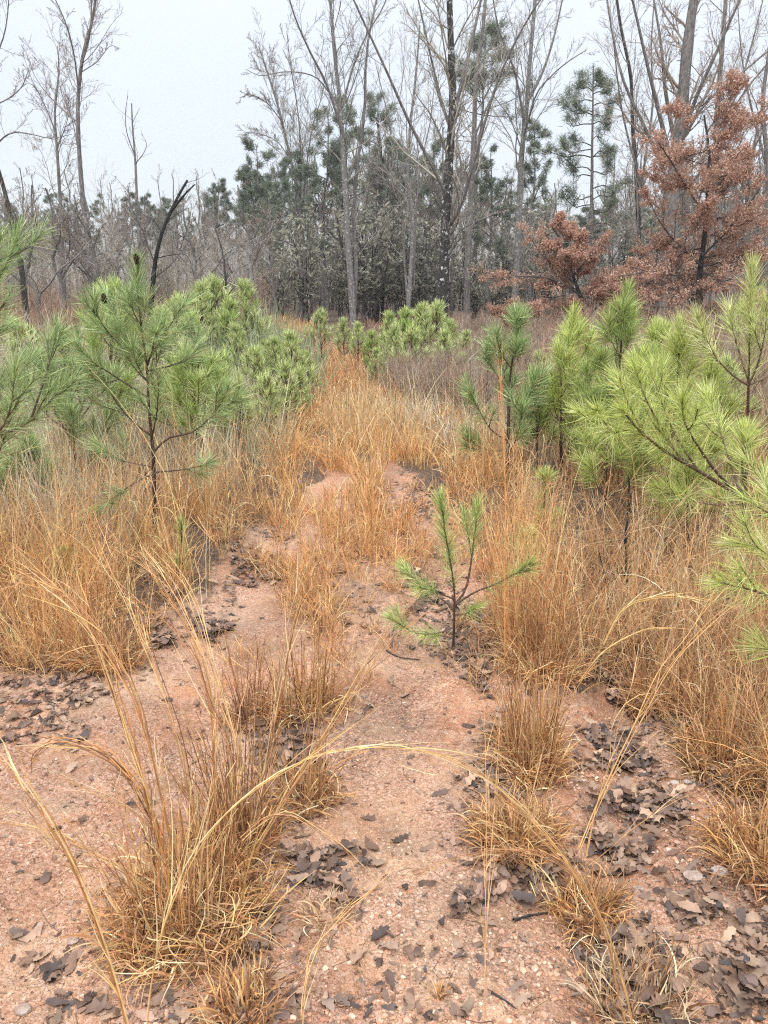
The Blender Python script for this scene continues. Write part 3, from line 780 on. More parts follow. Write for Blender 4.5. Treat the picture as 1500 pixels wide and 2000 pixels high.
# ---- red leaved beeches
def red_tree(label, base, Y, trunk, w0, limbs, nleaf, extra_n):
    b = at(base[0], base[1], Y); b[2] = hgt(b[0], b[1])
    root = empty('red_leaved_tree', b); tag(root, label, 'tree')
    g = Geo(); cr = Geo(); lf = Geo()
    tp = px_path(trunk, Y, Y + .3, 18); tp = np.vstack([[b[0], b[1], b[2] - .1], tp])
    tr = np.linspace(w2r(w0, Y), w2r(3, Y), 19)
    tubes(g, tp[None], tr[None], 8, (.2, .2, .2))
    A, RA = kids(tp[None], tr[None], extra_n, .12, .99, 1.15, .36, 8, .15, .12, .5, .3, shrink=.35)
    A = [A]; RA = [RA]
    for pts, dY in limbs:
        lp = px_path(pts, Y, Y + dY, 8)
        A.append(lp[None]); RA.append(np.linspace(w2r(6, Y), w2r(2, Y), 8)[None])
    A = np.concatenate(A); RA = np.concatenate(RA) * .75
    rm = .5 * .9 * Y / F_PX
    tubes(cr, A, np.maximum(RA, rm), 5, cols(TW_DARK, len(A)), 0)
    B, RB = kids(A, RA, 13, .12, 1., .8, .46, 5, .05, .16, .6, .4, flat=.55)
    tubes(cr, B, np.maximum(RB, rm * .8), 3, cols(TW_DARK, len(B)), 0)
    C, RC = kids(B, RB, 9, .1, 1., .7, .62, 4, .0, .2, .7, .5, flat=.5)
    tubes(cr, C, np.maximum(RC, rm * .6), 3, cols(TW_BROWN, len(C)), 0)
    # leaves along the fine twigs, most of them hanging
    n = len(C) * nleaf
    par = np.repeat(np.arange(len(C)), nleaf); t = rng.random(n) * 2.99; i = t.astype(int); a = (t - i)[:, None]
    pos = C[par, i] * (1 - a) + C[par, i + 1] * a
    keep = fbm(pos[:, 0] * 2.2 + 9, pos[:, 2] * 2.2 + pos[:, 1], 3, 4) > .20
    pos = pos[keep]; n = len(pos); pos = pos + rng.normal(size=(n, 3)) * .035
    d = nrm(rvec(n) * .9 + np.array([0, 0, -.55])); ln = rng.uniform(.03, .062, n)
    sd = nrm(np.cross(d, rvec(n)))
    mid = pos + d * (ln * .5)[:, None] + rng.normal(size=(n, 3)) * .01
    pp = np.stack([pos, mid, pos + d * ln[:, None]], 1)
    W = np.stack([ln * .12, ln * .52, ln * .08], 1)
    ribbons(lf, pp, W, sd, cols([(.54, .30, .205), (.63, .41, .30), (.45, .235, .155), (.70, .50, .38), (.34, .19, .13)], n), 0)
    g.build('trunk', [M['bark_dark']], root, origin=b)
    cr.build('crown', [M['twig']], root, smooth=False, origin=b)
    tag(lf.build('foliage', [M['leaf']], root, smooth=False, origin=b), kind=None)
    return root
red_tree('large tree at the right thick with withered rust red leaves', (1375, 650), 19, [(1375, 640), (1365, 560), (1375, 470), (1382, 380), (1385, 300), (1375, 225)], 14,
    [([(1375, 420), (1320, 330), (1280, 270)], -.8), ([(1380, 400), (1430, 320), (1455, 250)], .8), ([(1370, 520), (1300, 450), (1262, 380)], .6), ([(1372, 500), (1440, 430), (1490, 360)], -1),
     ([(1368, 560), (1290, 530), (1210, 540)], -1), ([(1370, 560), (1440, 520), (1500, 480)], 1), ([(1372, 600), (1300, 600), (1230, 590)], -1.5), ([(1372, 600), (1440, 600), (1510, 570)], -1.5)], 18, 26)
red_tree('low spreading tree with rust red leaves, behind the thin brown trunk', (1150, 655), 21, [(1150, 650), (1140, 600), (1120, 540), (1100, 480), (1080, 445)], 9,
    [([(1140, 580), (1080, 545), (1010, 540), (950, 545)], -1), ([(1130, 560), (1060, 500), (1030, 450)], .8), ([(1145, 600), (1200, 560), (1250, 540)], 1), ([(1145, 610), (1080, 600), (1010, 600)], 1),
     ([(1120, 540), (1160, 490), (1190, 460)], -.7), ([(1145, 620), (1190, 610), (1250, 620)], -1)], 17, 18)

red_tree('knee high thicket of rusty leaved sprouts left under the low red tree', (1010, 655), 20, [(1010, 655), (1005, 620), (1000, 590)], 4, [([(1008, 630), (980, 610), (960, 600)], .5), ([(1008, 630), (1040, 605), (1060, 600)], -.5)], 14, 9)
red_tree('rusty leaved sapling filling the space between the two red trees', (1225, 660), 20.5, [(1225, 660), (1228, 600), (1235, 540)], 5, [([(1226, 620), (1190, 590), (1170, 585)], .6), ([(1226, 620), (1270, 590), (1290, 570)], -.6)], 15, 12)
red_tree('low rusty leaved sprout at the foot of the large red tree', (1450, 665), 18.5, [(1450, 665), (1450, 620), (1460, 580)], 4, [([(1450, 630), (1410, 610), (1390, 600)], .4), ([(1450, 630), (1490, 610), (1520, 600)], -.4)], 14, 10)

# ---- mature pines
def mature_pine(name, label, b, H, limbs=None, dens=1.0, crown0=.45, cr=.22, seed=0, trunk_w=.013, group=None, dark=True, Y=40., lean=0.):
    root = empty(name, b); tag(root, label, 'pine tree', group)
    b = np.array(b, float)
    g = Geo(); c = Geo(); f = Geo()
    z = np.linspace(0, 1, 14)
    off = np.cumsum(rng.normal(size=(14, 2)) * .006 * H, 0) * (.12 if limbs else 1)
    tp = np.stack([b[0] + off[:, 0] + lean * H * z, b[1] + off[:, 1], b[2] - .1 + z * (H + .1)], -1)
    tr = H * trunk_w * (1 - .85 * z)
    tubes(g, tp[None], tr[None], 7, (.2, .2, .2))
    rm = .5 * .8 * Y / F_PX
    nb = int(26 * dens)
    A, RA = kids(tp[None], tr[None], nb, crown0, .985, 1.25, cr, 7, .35, .16, .45, .3, shrink=.62, angj=.15)
    if limbs:
        A = []
        for pts, dY in limbs: A.append(px_path(pts, b[1], b[1] + dY, 7))
        A = np.array(A); RA = np.linspace(.026, .01, 7)[None].repeat(len(A), 0)
    D, RD = kids(tp[None], tr[None], 7, .15, crown0, 1.4, cr * .5, 5, -.1, .2, .3, .3)
    tubes(c, A, np.maximum(RA, rm), 4, cols(TW_DARK, len(A))); tubes(c, D, np.maximum(RD, rm * .8), 3, cols(TW_GREY, len(D)))
    B, RB = kids(A, RA, 9 if limbs else 6, .35, 1., .75, .36, 4, .45, .15, .6, .4)
    tubes(c, B, np.maximum(RB, rm * .7), 3, cols(TW_DARK, len(B)))
    tips = np.concatenate([A[:, -1], B[:, -1], B[:, 2], tp[-2:, :]])
    keep = rng.random(len(tips)) < .8; tips = tips[keep]
    K = 26; n = len(tips) * K; par = np.repeat(np.arange(len(tips)), K)
    s = H / 12.
    d = nrm(rvec(n) + np.array([0, 0, .45])); L = rng.uniform(.13, .30, n) * s ** .5
    st = tips[par] + rng.normal(size=(n, 3)) * .085 * s
    pp = np.stack([st, st + d * (L * .55)[:, None], st + d * L[:, None] - np.array([0, 0, .02])], 1)
    w = max(.007, .7 * Y / F_PX)
    W = np.stack([np.full(n, w), np.full(n, w * .9), np.full(n, w * .3)], 1)
    pal = [(.14, .17, .11), (.18, .21, .14), (.10, .125, .085), (.25, .28, .20)]
    ribbons(f, pp, W, nrm(np.cross(d, rvec(n))), cols(pal, n))
    g.build('trunk', [M['bark_grey']], root, origin=b); c.build('crown', [M['twig']], root, smooth=False, origin=b)
    f.build('foliage', [M['far_needles']], root, smooth=False, origin=b)
    return root

def pine_at(px, ytop, Y, label, **kw):
    b = at(px, 600, Y); b[2] = hgt(b[0], b[1])
    top = at(px, ytop, Y)
    return mature_pine('pine_tree', label, b, float(top[2] - b[2]), Y=Y, lean=float((top[0] - b[0]) / (top[2] - b[2])), **kw)
T12 = []
for y, l, r in [(150, 20, 16), (165, 32, 30), (182, 44, 40), (200, 30, 48), (222, 52, 30), (240, 66, 42), (262, 76, 26), (285, 60, 44), (300, 84, 58), (322, 50, 42), (345, 60, 66), (372, 46, 52), (400, 56, 40), (430, 40, 60)]:
    for sg, w_ in ((-1, l), (1, r)):
        x1 = 1157 + sg * w_ * rng.uniform(.6, 1.25); y_ = y + rng.normal() * 9; dp = rng.normal() * 5
        T12.append(([(1157, y_ + 14), (1157 + sg * w_ * .3, y_ + 8 + dp), (1157 + sg * w_ * .6, y_ + 12 + dp), (x1, y_ - 4 + rng.normal() * 6)], float(rng.uniform(-1.6, 1.6))))
pine_at(1156, 128, 34, 'tall open pine with dark tufted layers against the sky right of centre', limbs=T12)
pine_at(925, 62, 42, 'tall pine whose dark crown shows behind the lichen covered dark trunk', crown0=.72, cr=.17, dens=1.2)
pine_at(512, 285, 48, 'dark crowned pine at the left shoulder of the central woods', crown0=.5, cr=.28, dens=.9)
pine_at(630, 215, 46, 'dark pine half hidden behind the fan shaped tree', crown0=.5, cr=.2)
pine_at(668, 200, 50, 'dark pine directly behind the double stemmed whitish tree', crown0=.55, cr=.2, dens=.85)
pine_at(740, 190, 52, 'dark pine between the double stem and the lichen covered trunk', crown0=.55, cr=.2)
pine_at(955, 300, 40, 'small dark pine just left of the pale fan limbed trunk', crown0=.4, cr=.25)
pine_at(1035, 235, 48, 'dark pine showing behind the pale fan limbed trunk', crown0=.5, cr=.18)

# prototypes for the deep woods
def bare_proto(H, seed):
    b = np.zeros(3); root = empty('bare_tree', b)
    g = Geo(); c = Geo(); S = 18; z = np.linspace(0, 1, S)
    off = np.cumsum(rng.normal(size=(S, 2)) * .008 * H, 0)
    tp = np.stack([off[:, 0], off[:, 1], z * H - .3], -1); tr = H * .010 * (1 - .8 * z) + .01
    tubes(g, tp[None], tr[None], 6, (.2, .2, .2))
    A, RA = kids(tp[None], tr[None], 4, .3, .7, .35, .5, 12, .5, .08, .7, .3)
    tubes(g, A, RA, 5, (.2, .2, .2))
    AA = np.concatenate([A[:, [0, 1, 2, 3, 4, 5, 6, 7, 8, 9, 10, 11]], tp[None][:, [4, 5, 6, 7, 8, 9, 10, 11, 12, 14, 16, 17]]])
    RR = np.concatenate([RA, tr[None][:, [4, 5, 6, 7, 8, 9, 10, 11, 12, 14, 16, 17]]])
    twigs(c, AA, RR, 10, 7, 4, TW_GREY if seed % 2 else TW_BROWN, .65, .32, .15, .4, 58.)
    g.build('trunk', [M['bark_grey' if seed % 3 else 'bark_pale']], root, origin=b); c.build('crown', [M['twig']], root, smooth=False, origin=b)
    return root
bare = [bare_proto(12., i) for i in range(7)]
pines = [mature_pine('far_pine', None, (0, 0, 0), 12., dens=1.1, crown0=[.35, .5, .6, .42][i], cr=[.24, .2, .17, .26][i], Y=60.) for i in range(4)]

def skyline(px, kind):
    xs = [-600, 0, 100, 250, 380, 450, 520, 640, 760, 900, 1000, 1080, 1200, 1300, 1500, 2100]
    yb = [300, 320, 335, 345, 340, 345, 320, 240, 230, 230, 300, 360, 300, 240, 220, 220]
    yp = [370, 390, 390, 385, 400, 360, 320, 300, 280, 290, 380, 420, 400, 380, 360, 360]
    return float(np.interp(px, xs, yb if kind == 'b' else yp))
used_b, used_p = set(), set()
def sector(px):
    return 'left' if px < 450 else ('centre' if px < 1000 else 'right')
for i in range(235):
    px = -500 + 2500 * (i + rng.random()) / 235
    Y = float(rng.uniform(40, 92)); isp = rng.random() < (.5 if px < 520 else .27)
    yt = skyline(px, 'p' if isp else 'b') + abs(rng.normal()) * 42 - 12
    if isp and px < 450: Y = float(rng.uniform(65, 95))
    near_left = i % 3 == 0 and px < 560 and not isp
    if near_left: Y = float(rng.uniform(24, 38)); yt += 25
    b = at(px, 600, Y); b[2] = hgt(b[0], b[1]) - .1
    H = float(at(px, yt, Y)[2] - b[2])
    rz = float(rng.random() * 2 * PI); s = H / 12.
    k = int(rng.integers(0, 4 if isp else 7))
    src, us = (pines, used_p) if isp else (bare, used_b)
    sec = sector(px)
    if isp: lab, gp, cat = {'left': 'dark pine in the low hazy far treeline under the open sky', 'centre': 'dark pine deep in the hazy woods straight beyond the track', 'right': 'dark pine deep in the woods behind the red leaves'}[sec], 'far pines, ' + sec + ' woods', 'pine tree'
    elif near_left: lab, gp, cat = 'slim bare tree standing in the brown brush ahead of the left treeline', 'slim bare trees in the brush, left woods', 'tree'
    else: lab, gp, cat = {'left': 'grey bare tree in the low hazy far treeline under the open sky', 'centre': 'grey bare tree deep in the hazy woods straight beyond the track', 'right': 'grey bare tree deep in the woods behind the red leaves'}[sec], 'far bare trees, ' + sec + ' woods', 'tree'
    sxy = max(s, .75)
    if k in us:
        r = copy_tree(src[k], b, rz, (sxy, sxy, s), lab, gp)
    else:
        us.add(k); r = src[k]; r.location = [float(c) for c in b]; r.rotation_euler = (0, 0, rz); r.scale = (sxy, sxy, s)
    tag(r, lab, cat, gp)
for k, o in list(enumerate(bare)) + list(enumerate(pines)):
    if 'category' not in o:
        for ch in list(o.children): bpy.data.objects.remove(ch)
        bpy.data.objects.remove(o)

# ---- evergreen understory shrubs under the far trees
def shrub_proto():
    root = empty('evergreen_shrub', (0, 0, 0)); c = Geo(); f = Geo()
    m = 9
    pp = blades(np.zeros((m, 3)) + rng.normal(size=(m, 3)) * [.12, .12, 0], rng.uniform(1.6, 3.2, m), rng.random(m) * 6.28, np.abs(rng.normal(size=m)) * .3, rng.normal(size=m) * .4, 7)
    R = np.linspace(.03, .01, 7)[None].repeat(m, 0)
    tubes(c, pp, R, 4, cols(TW_DARK, m))
    A, RA = kids(pp, R, 9, .15, 1., .9, .4, 5, .2, .15, .6, .5); tubes(c, A, RA, 3, cols(TW_DARK, len(A)))
    B, RB = kids(A, RA, 5, .1, 1., .8, .5, 4, .1, .2, .8, .5)
    K = 5; n = len(B) * K; par = np.repeat(np.arange(len(B)), K); t = rng.random(n) * 2.99; i = t.astype(int)
    st = B[par, i] + rng.normal(size=(n, 3)) * .05; d = nrm(rvec(n) + [0, 0, .2]); L = rng.uniform(.06, .15, n)
    q = np.stack([st, st + d * (L * .5)[:, None], st + d * L[:, None]], 1)
    W = np.stack([L * .15, L * .4, L * .1], 1)
    ribbons(f, q, W, nrm(np.cross(d, rvec(n))), cols([(.25, .26, .185), (.33, .32, .245), (.37, .33, .27), (.18, .185, .14)], n))
    c.build('stems', [M['twig']], root, smooth=False); f.build('foliage', [M['far_needles']], root, smooth=False)
    return root
sp_ = [shrub_proto() for _ in range(3)]
spots = [(x, rng.uniform(36, 60), rng.uniform(1.0, 1.9)) for x in list(np.linspace(520, 1010, 24)) + [1040, 1075, 1250, 1275, 1300, 1225, 1160, 1480, 1520, 200, 330]]
for i, (px, Y, s) in enumerate(spots):
    b = at(px, 600, Y); b[2] = hgt(b[0], b[1]) - .05
    mid = px < 1020 and px > 500
    lab = 'olive evergreen shrub in the dim understory beyond the track' if mid else ('evergreen shrub showing dark green behind the red leaves' if px > 1020 else 'evergreen shrub in the far brown thicket at the left')
    gp = 'understory shrubs, ' + ('centre' if mid else 'right' if px > 1020 else 'left')
    if i < 3: r = sp_[i]; r.location = [float(c) for c in b]; r.scale = (s, s, s)
    else: r = copy_tree(sp_[i % 3], b, float(rng.random() * 6.28), float(s))
    tag(r, lab, 'shrub', gp)

# ================================================================== YOUNG PINES
PG = {'pale': [(.46, .55, .20), (.56, .64, .26), (.30, .38, .14), (.70, .74, .40)],
      'blue': [(.28, .39, .15), (.37, .48, .19), (.17, .26, .10), (.56, .64, .34)],
      'green': [(.33, .44, .12), (.43, .53, .16), (.22, .31, .09), (.60, .67, .30)],
      'lime': [(.48, .57, .14), (.58, .66, .20), (.34, .43, .10), (.74, .78, .38)],
      'yellow': [(.52, .58, .18), (.62, .66, .26), (.38, .45, .14), (.76, .76, .42)]}
STEM = [(.10, .065, .05), (.15, .10, .075)]

def needle_set(f, Pp, per_m, L, w, pal, t0=.35, sp0=1.05, sp1=.48, droop=.14, dens_tip=1.5):
    N, S = Pp.shape[:2]
    ln = np.linalg.norm(np.diff(Pp, axis=1), axis=2).sum(1)
    cnt = np.maximum((ln * (1 - t0) * per_m).astype(int), 12)
    par = np.repeat(np.arange(N), cnt); n = len(par)
    t = t0 + (1 - t0) * rng.random(n) ** (1 / dens_tip)
    fr = np.minimum(t * (S - 1), S - 1.001); i = fr.astype(int); a = (fr - i)[:, None]
    st = Pp[par, i] * (1 - a) + Pp[par, i + 1] * a
    tan = nrm(Pp[par, i + 1] - Pp[par, i])
    u = (t - t0) / (1 - t0)
    sp = sp0 - (sp0 - sp1) * u ** 1.3 + rng.normal(size=n) * .2
    perp = nrm(np.cross(tan, rng.normal(size=(n, 3))))
    d = nrm(tan * np.cos(sp)[:, None] + perp * np.sin(sp)[:, None])
    LL = L * rng.uniform(.6, 1.1, n) * (1.05 - .3 * u ** 3)
    d2 = nrm(d + np.array([0, 0, -droop]) * rng.uniform(.2, 1.4, (n, 1)) + tan * .15)
    p1 = st + d * (LL * .5)[:, None]; p2 = p1 + d2 * (LL * .5)[:, None]
    W = np.stack([np.full(n, w), np.full(n, w * .9), np.full(n, w * .25)], 1)
    c = cols(pal, n, .32); old = rng.random(n) < .05 * (1.6 - u); c[old] = cols([(.50, .36, .17), (.40, .24, .11)], int(old.sum()))
    ribbons(f, np.stack([st, p1, p2], 1), W, nrm(np.cross(d, rvec(n))), c)

def young_pine(label, base_px, top_px, kind, branches=None, trunk=None, auto=True, spread=.34, per_m=900, L=.15, whorls=5, nb=4, group=None, Y=None, name='young_pine', lo=.22, tw=None, cones=(), reach=None, sub=3, leader=.35, sps=(.92, .42)):
    if Y is None: b = P(*base_px)
    else:
        b = at(base_px[0], base_px[1], Y); b[2] = hgt(b[0], b[1])
    Yb = float(b[1])
    top = at(top_px[0], top_px[1], Yb)
    H = float(top[2] - b[2])
    root = empty(name, b); tag(root, label, 'young pine', group)
    g = Geo(); c = Geo(); f = Geo()
    if trunk: tp = px_path([base_px] + trunk, Yb, Yb, 16)
    else:
        z = np.linspace(0, 1, 16)[:, None]; tp = b * (1 - z) + top * z
        tp[:, :2] += np.cumsum(rng.normal(size=(16, 2)), 0) * .004 * H
    tp[0] = b - [0, 0, .03]
    w = max(.0017, .9 * Yb / F_PX)
    tw = tw or (H * .011 + .003)
    tr = np.linspace(tw, max(.0028, w), 16)
    tubes(g, tp[None], tr[None], 7, (.2, .2, .2))
    pal = PG[kind]
    per_m = .75 * per_m * min(1., (4.2 / Yb) ** .7)
    A = []
    if branches:
        for pts, dY in branches:
            pth = px_path(pts, Yb, Yb + dY, 10)
            A.append(pth)
    if auto:
        for k in range(whorls):
            t = lo + (.86 - lo) * k / max(whorls - 1, 1) + rng.normal() * .015
            az0 = rng.random() * 6.28
            for j in range(nb):
                if branches and rng.random() < .25: continue
                az = az0 + 6.28 * j / nb + rng.normal() * .25
                ln = spread * H * (1.04 - t) ** .75 * rng.uniform(.7, 1.25) * 1.45
                th0 = 1.25 - .6 * t; th1 = .05 + .2 * (1 - t)
                s0 = tp[int(t * 15)]
                p = blades(s0[None], np.array([ln]), np.array([az]), np.array([th0]), np.array([th1 - th0]), 10, np.array([rng.normal() * .2]), 1.)
                A.append(p[0])
    A = np.array(A)
    RA = np.linspace(1, .35, 10)[None] * np.clip(np.linalg.norm(A[:, 0] - A[:, -1], axis=1) * .010 + .0015, w * .8, .02)[:, None]
    tubes(c, A, RA, 5, cols(STEM, len(A)), 0)
    B, RB = kids(A, RA, sub, .35, .9, .65, .42, 6, .5, .06, .8, .6, shrink=.35)
    tubes(c, B, np.maximum(RB, w * .6), 4, cols(STEM, len(B)), 0)
    needle_set(f, A, per_m, L, w, pal, .38, *sps)
    needle_set(f, B, per_m, L * .9, w, pal, .2, *sps)
    needle_set(f, tp[None, int(16 * (1 - leader)):], per_m * 1.4, L, w, pal, .0, .9, .34)
    # brushes of new needles at the shoot tips
    needle_set(f, np.concatenate([A[:, -3:], tp[None, -3:]]), per_m * .6, L * .9, w, [tuple(np.minimum(np.array(x) * 1.3, .8)) for x in pal], .1, .7, .28)
    g.build('trunk', [M['bark_pine']], root, origin=b)
    c.build('crown', [M['brush']], root, smooth=True, origin=b)
    f.build('needles', [M['needles']], root, smooth=False, origin=b)
    for cx, cy in cones:
        p = at(cx, cy, Yb - .02); cg = Geo(); rr = .016
        for k in range(26):
            z = k / 25; a = k * 2.4; r = rr * math.sin(PI * (.12 + .8 * z)) ; q = p + np.array([math.cos(a) * r, math.sin(a) * r, (z - .5) * .055])
            dd = np.array([math.cos(a), math.sin(a), .5]) * .009; sd = np.array([-math.sin(a), math.cos(a), 0]) * .007
            cg.add(np.array([q - sd, q + sd, q + dd + sd * .5, q + dd - sd * .5, q + [0, 0, -.004]]), np.array([[0, 1, 2], [0, 2, 3], [4, 1, 0]]), (.1, .06, .04))
        tubes(cg, np.array([p + [0, 0, -.026], p + [0, 0, -.01], p + [0, 0, .012], p + [0, 0, .027]])[None], np.array([[.004, .014, .013, .003]]), 7, (.1, .06, .04))
        cg.build('pine_cone', [M['cone']], root, smooth=False, origin=b)
    return root

# the tall one at the left
young_pine('tall blue green young pine at the left with an open candelabra crown tipped with cones', (303, 1062), (268, 515), 'blue',
    [([(278, 694), (240, 675), (208, 645), (188, 610), (183, 585)], -.1), ([(280, 696), (250, 660), (222, 610), (208, 575)], .25), ([(288, 706), (318, 660), (348, 610), (366, 590)], .1),
     ([(288, 714), (297, 685), (302, 660), (305, 650)], -.3), ([(288, 776), (232, 740), (180, 705), (148, 675)], -.15), ([(232, 741), (205, 748), (188, 742), (178, 732)], -.1),
     ([(303, 880), (330, 855), (378, 843), (422, 802), (446, 760)], -.15), ([(398, 826), (430, 800), (470, 778)], -.1), ([(290, 724), (340, 712), (378, 690), (388, 672)], .3),
     ([(300, 912), (240, 900), (205, 880), (188, 866)], .1), ([(303, 922), (350, 918), (400, 908), (412, 900)], .3), ([(300, 925), (260, 945), (225, 970), (190, 995)], -.2)],
    trunk=[(300, 900), (291, 800), (287, 715), (277, 650), (271, 580), (268, 515)], auto=True, spread=.26, whorls=3, nb=4, lo=.42, tw=.014, cones=((266, 506), (203, 583), (186, 608), (322, 648)), per_m=800, sub=2, leader=.34)
# at the left border
young_pine('bluish young pine cut by the left border, its tip reaching above the brush', (-95, 1180), (-60, 470), 'blue',
    [([(-80, 760), (-40, 640), (-5, 550), (20, 500), (34, 455)], .1), ([(-90, 900), (-40, 865), (0, 842), (22, 790), (30, 715)], -.1), ([(-90, 900), (-20, 855), (50, 825), (100, 782), (128, 745)], .15),
     ([(62, 815), (85, 745), (100, 690), (112, 640)], .2), ([(-85, 800), (-50, 720), (-15, 670), (10, 640)], .3), ([(-85, 820), (-30, 760), (10, 740), (40, 700)], .4)], spread=.25, whorls=4, nb=4, lo=.35, per_m=800, tw=.016)
young_pine('leafy low young pine between the left border pine and the candelabra pine', (146, 960), (128, 655), 'blue', [([(140, 860), (105, 800), (85, 735), (80, 700)], -.2), ([(142, 850), (170, 800), (205, 760), (225, 725)], .2)], spread=.36, whorls=4, nb=5)
young_pine('bushy young pine just behind the candelabra pine trunk', (205, 900), (215, 560), 'green', spread=.32, whorls=5, nb=5)
young_pine('young pine half hidden behind the right hand boughs of the candelabra pine', (385, 905), (372, 690), 'green', spread=.45, whorls=4, nb=5)
young_pine('low bushy young pine at the foot of the left border pine', (40, 1010), (60, 870), 'blue', spread=.5, whorls=3, nb=5)
# centre sapling
young_pine('small young pine with two upright leaders growing in the middle of the clay track', (885, 1272), (860, 972), 'green',
    [([(891, 1178), (910, 1150), (920, 1100), (927, 1045), (934, 985)], .05), ([(890, 1180), (930, 1155), (970, 1140), (1015, 1115), (1035, 1100)], -.15), ([(887, 1190), (850, 1160), (810, 1130), (785, 1105)], .15),
     ([(886, 1170), (860, 1160), (835, 1152), (820, 1148)], -.12), ([(884, 1246), (840, 1238), (800, 1232), (765, 1205)], .05), ([(885, 1225), (860, 1235), (830, 1240)], -.15), ([(887, 1200), (905, 1200), (925, 1190)], -.15)],
    trunk=[(887, 1205), (887, 1150), (878, 1090), (868, 1030), (861, 972)], auto=False, L=.095, per_m=1150, tw=.0055, sub=1, leader=.62)
# right group
young_pine('tall blue green young pine with a dense pointed top, first of the right hand group', (990, 925), (1013, 612), 'blue', [([(990, 860), (960, 840), (935, 800), (918, 765)], -.2), ([(992, 880), (960, 880), (930, 870), (912, 852)], -.2)],
    trunk=[(993, 830), (996, 740), (1006, 670), (1013, 612)], spread=.3, whorls=5, nb=4, lo=.18, L=.17)
young_pine('lime young pine with a narrow tip between the blue green and the bushy pine', (1108, 905), (1128, 612), 'lime', spread=.28, whorls=5, nb=3, L=.17)
young_pine('short lime young pine leaning in front of the narrow tipped one', (1095, 915), (1092, 680), 'lime', spread=.3, whorls=4, nb=3, L=.17)
young_pine('tall dense green young pine with a tapering spire right of the lime pines', (1212, 945), (1226, 568), 'green', spread=.3, whorls=5, nb=4, L=.17, trunk=[(1206, 800), (1212, 690), (1218, 620), (1226, 568)])
young_pine('bright lime young pine with low sweeping boughs reaching left over the grass', (1448, 1062), (1452, 845), 'lime',
    [([(1443, 967), (1364, 919), (1311, 889), (1251, 844), (1216, 800)], -.5), ([(1440, 964), (1397, 919), (1360, 866), (1337, 825), (1332, 780)], -.4), ([(1330, 900), (1300, 850), (1262, 780), (1240, 720)], -.2),
     ([(1364, 919), (1320, 850), (1290, 780), (1272, 720)], .1), ([(1445, 960), (1425, 900), (1402, 830), (1380, 770)], .3), ([(1250, 846), (1215, 838), (1180, 825), (1165, 800)], -.6),
     ([(1442, 985), (1390, 985), (1330, 975), (1280, 950)], -.2), ([(1446, 980), (1490, 960), (1540, 900), (1570, 840)], -.3), ([(1446, 1000), (1500, 1010), (1540, 990)], -.4)], spread=.4, whorls=2, nb=2, lo=.35, per_m=900, L=.16, sub=2, tw=.015, Y=3.9)
young_pine('upright lime young pine with a slim leader behind the sweeping boughs', (1300, 1010), (1328, 632), 'lime', [([(1322, 790), (1290, 760), (1262, 730), (1240, 700)], .1)], trunk=[(1310, 900), (1322, 780), (1326, 690), (1328, 632)], spread=.25, whorls=5, nb=4, cones=((1252, 838),))
young_pine('yellowish young pine with long spiky needles, tallest at the right border', (1452, 1030), (1469, 522), 'yellow',
    [([(1462, 752), (1438, 738), (1400, 700), (1374, 650), (1362, 618)], -.1), ([(1462, 752), (1480, 712), (1494, 650), (1498, 590)], -.1), ([(1462, 752), (1500, 735), (1540, 700), (1560, 650)], .2),
     ([(1462, 745), (1444, 690), (1430, 640), (1424, 600)], .2), ([(1460, 830), (1420, 830), (1385, 800), (1370, 770)], .3), ([(1460, 840), (1500, 830), (1540, 800)], -.2)],
    trunk=[(1458, 900), (1462, 752), (1465, 637), (1469, 522)], auto=False, per_m=700, L=.17, sub=2, leader=.5, tw=.013)
young_pine('low lime pine spilling in from the right border over the grass', (1600, 1420), (1620, 950), 'lime',
    [([(1600, 1250), (1530, 1180), (1460, 1150), (1405, 1138)], -.1), ([(1600, 1200), (1540, 1120), (1480, 1070), (1430, 1060)], .2), ([(1600, 1320), (1550, 1290), (1510, 1270), (1480, 1265)], 0), ([(1600, 1150), (1550, 1040), (1510, 980), (1490, 930)], .3)], spread=.3, whorls=3, nb=4, tw=.012, L=.14)
young_pine('slender pale sapling pine squeezed between the blue green and leaning lime pines', (1050, 915), (1046, 735), 'green', spread=.26, whorls=4, nb=3, L=.15)
young_pine('thin airy green pine rising just left of the upright slim leader pine', (1272, 985), (1268, 690), 'green', spread=.24, whorls=5, nb=3, L=.16)
young_pine('feathery yellow green pine filling the bank right of the tapering spire', (1262, 930), (1280, 640), 'lime', spread=.3, whorls=5, nb=4, L=.16)
young_pine('thin lime pine between the slim leader and the yellowish pine', (1385, 1000), (1390, 700), 'lime', spread=.22, whorls=5, nb=3, L=.16)
young_pine('low airy green pine under the dense tapering spire', (1165, 955), (1160, 770), 'green', spread=.35, whorls=4, nb=4, L=.15)
young_pine('slim lime pine with thin stem hidden among the sweeping boughs', (1340, 1075), (1345, 860), 'lime', spread=.3, whorls=3, nb=4, L=.15)
young_pine('thin lime seedling standing in the orange grass right of the track', (1062, 1060), (1062, 925), 'lime', spread=.3, whorls=2, nb=3, L=.1)
young_pine('squat lime seedling low in the grass beside the twin leader pine', (1035, 1120), (1030, 1050), 'lime', spread=.5, whorls=2, nb=4, L=.1)
young_pine('slim single stemmed seedling in front of the candelabra pine', (357, 1138), (354, 1018), 'green', auto=True, spread=.12, whorls=2, nb=2, L=.07, leader=.75)
young_pine('tiny seedling in the tan grass near the left border', (130, 1160), (125, 1080), 'green', spread=.2, whorls=2, nb=3, L=.08, leader=.7)
young_pine('seedling beside the dark dead stems in the right hand grass', (1275, 1010), (1275, 960), 'lime', spread=.3, whorls=2, nb=3, L=.09)
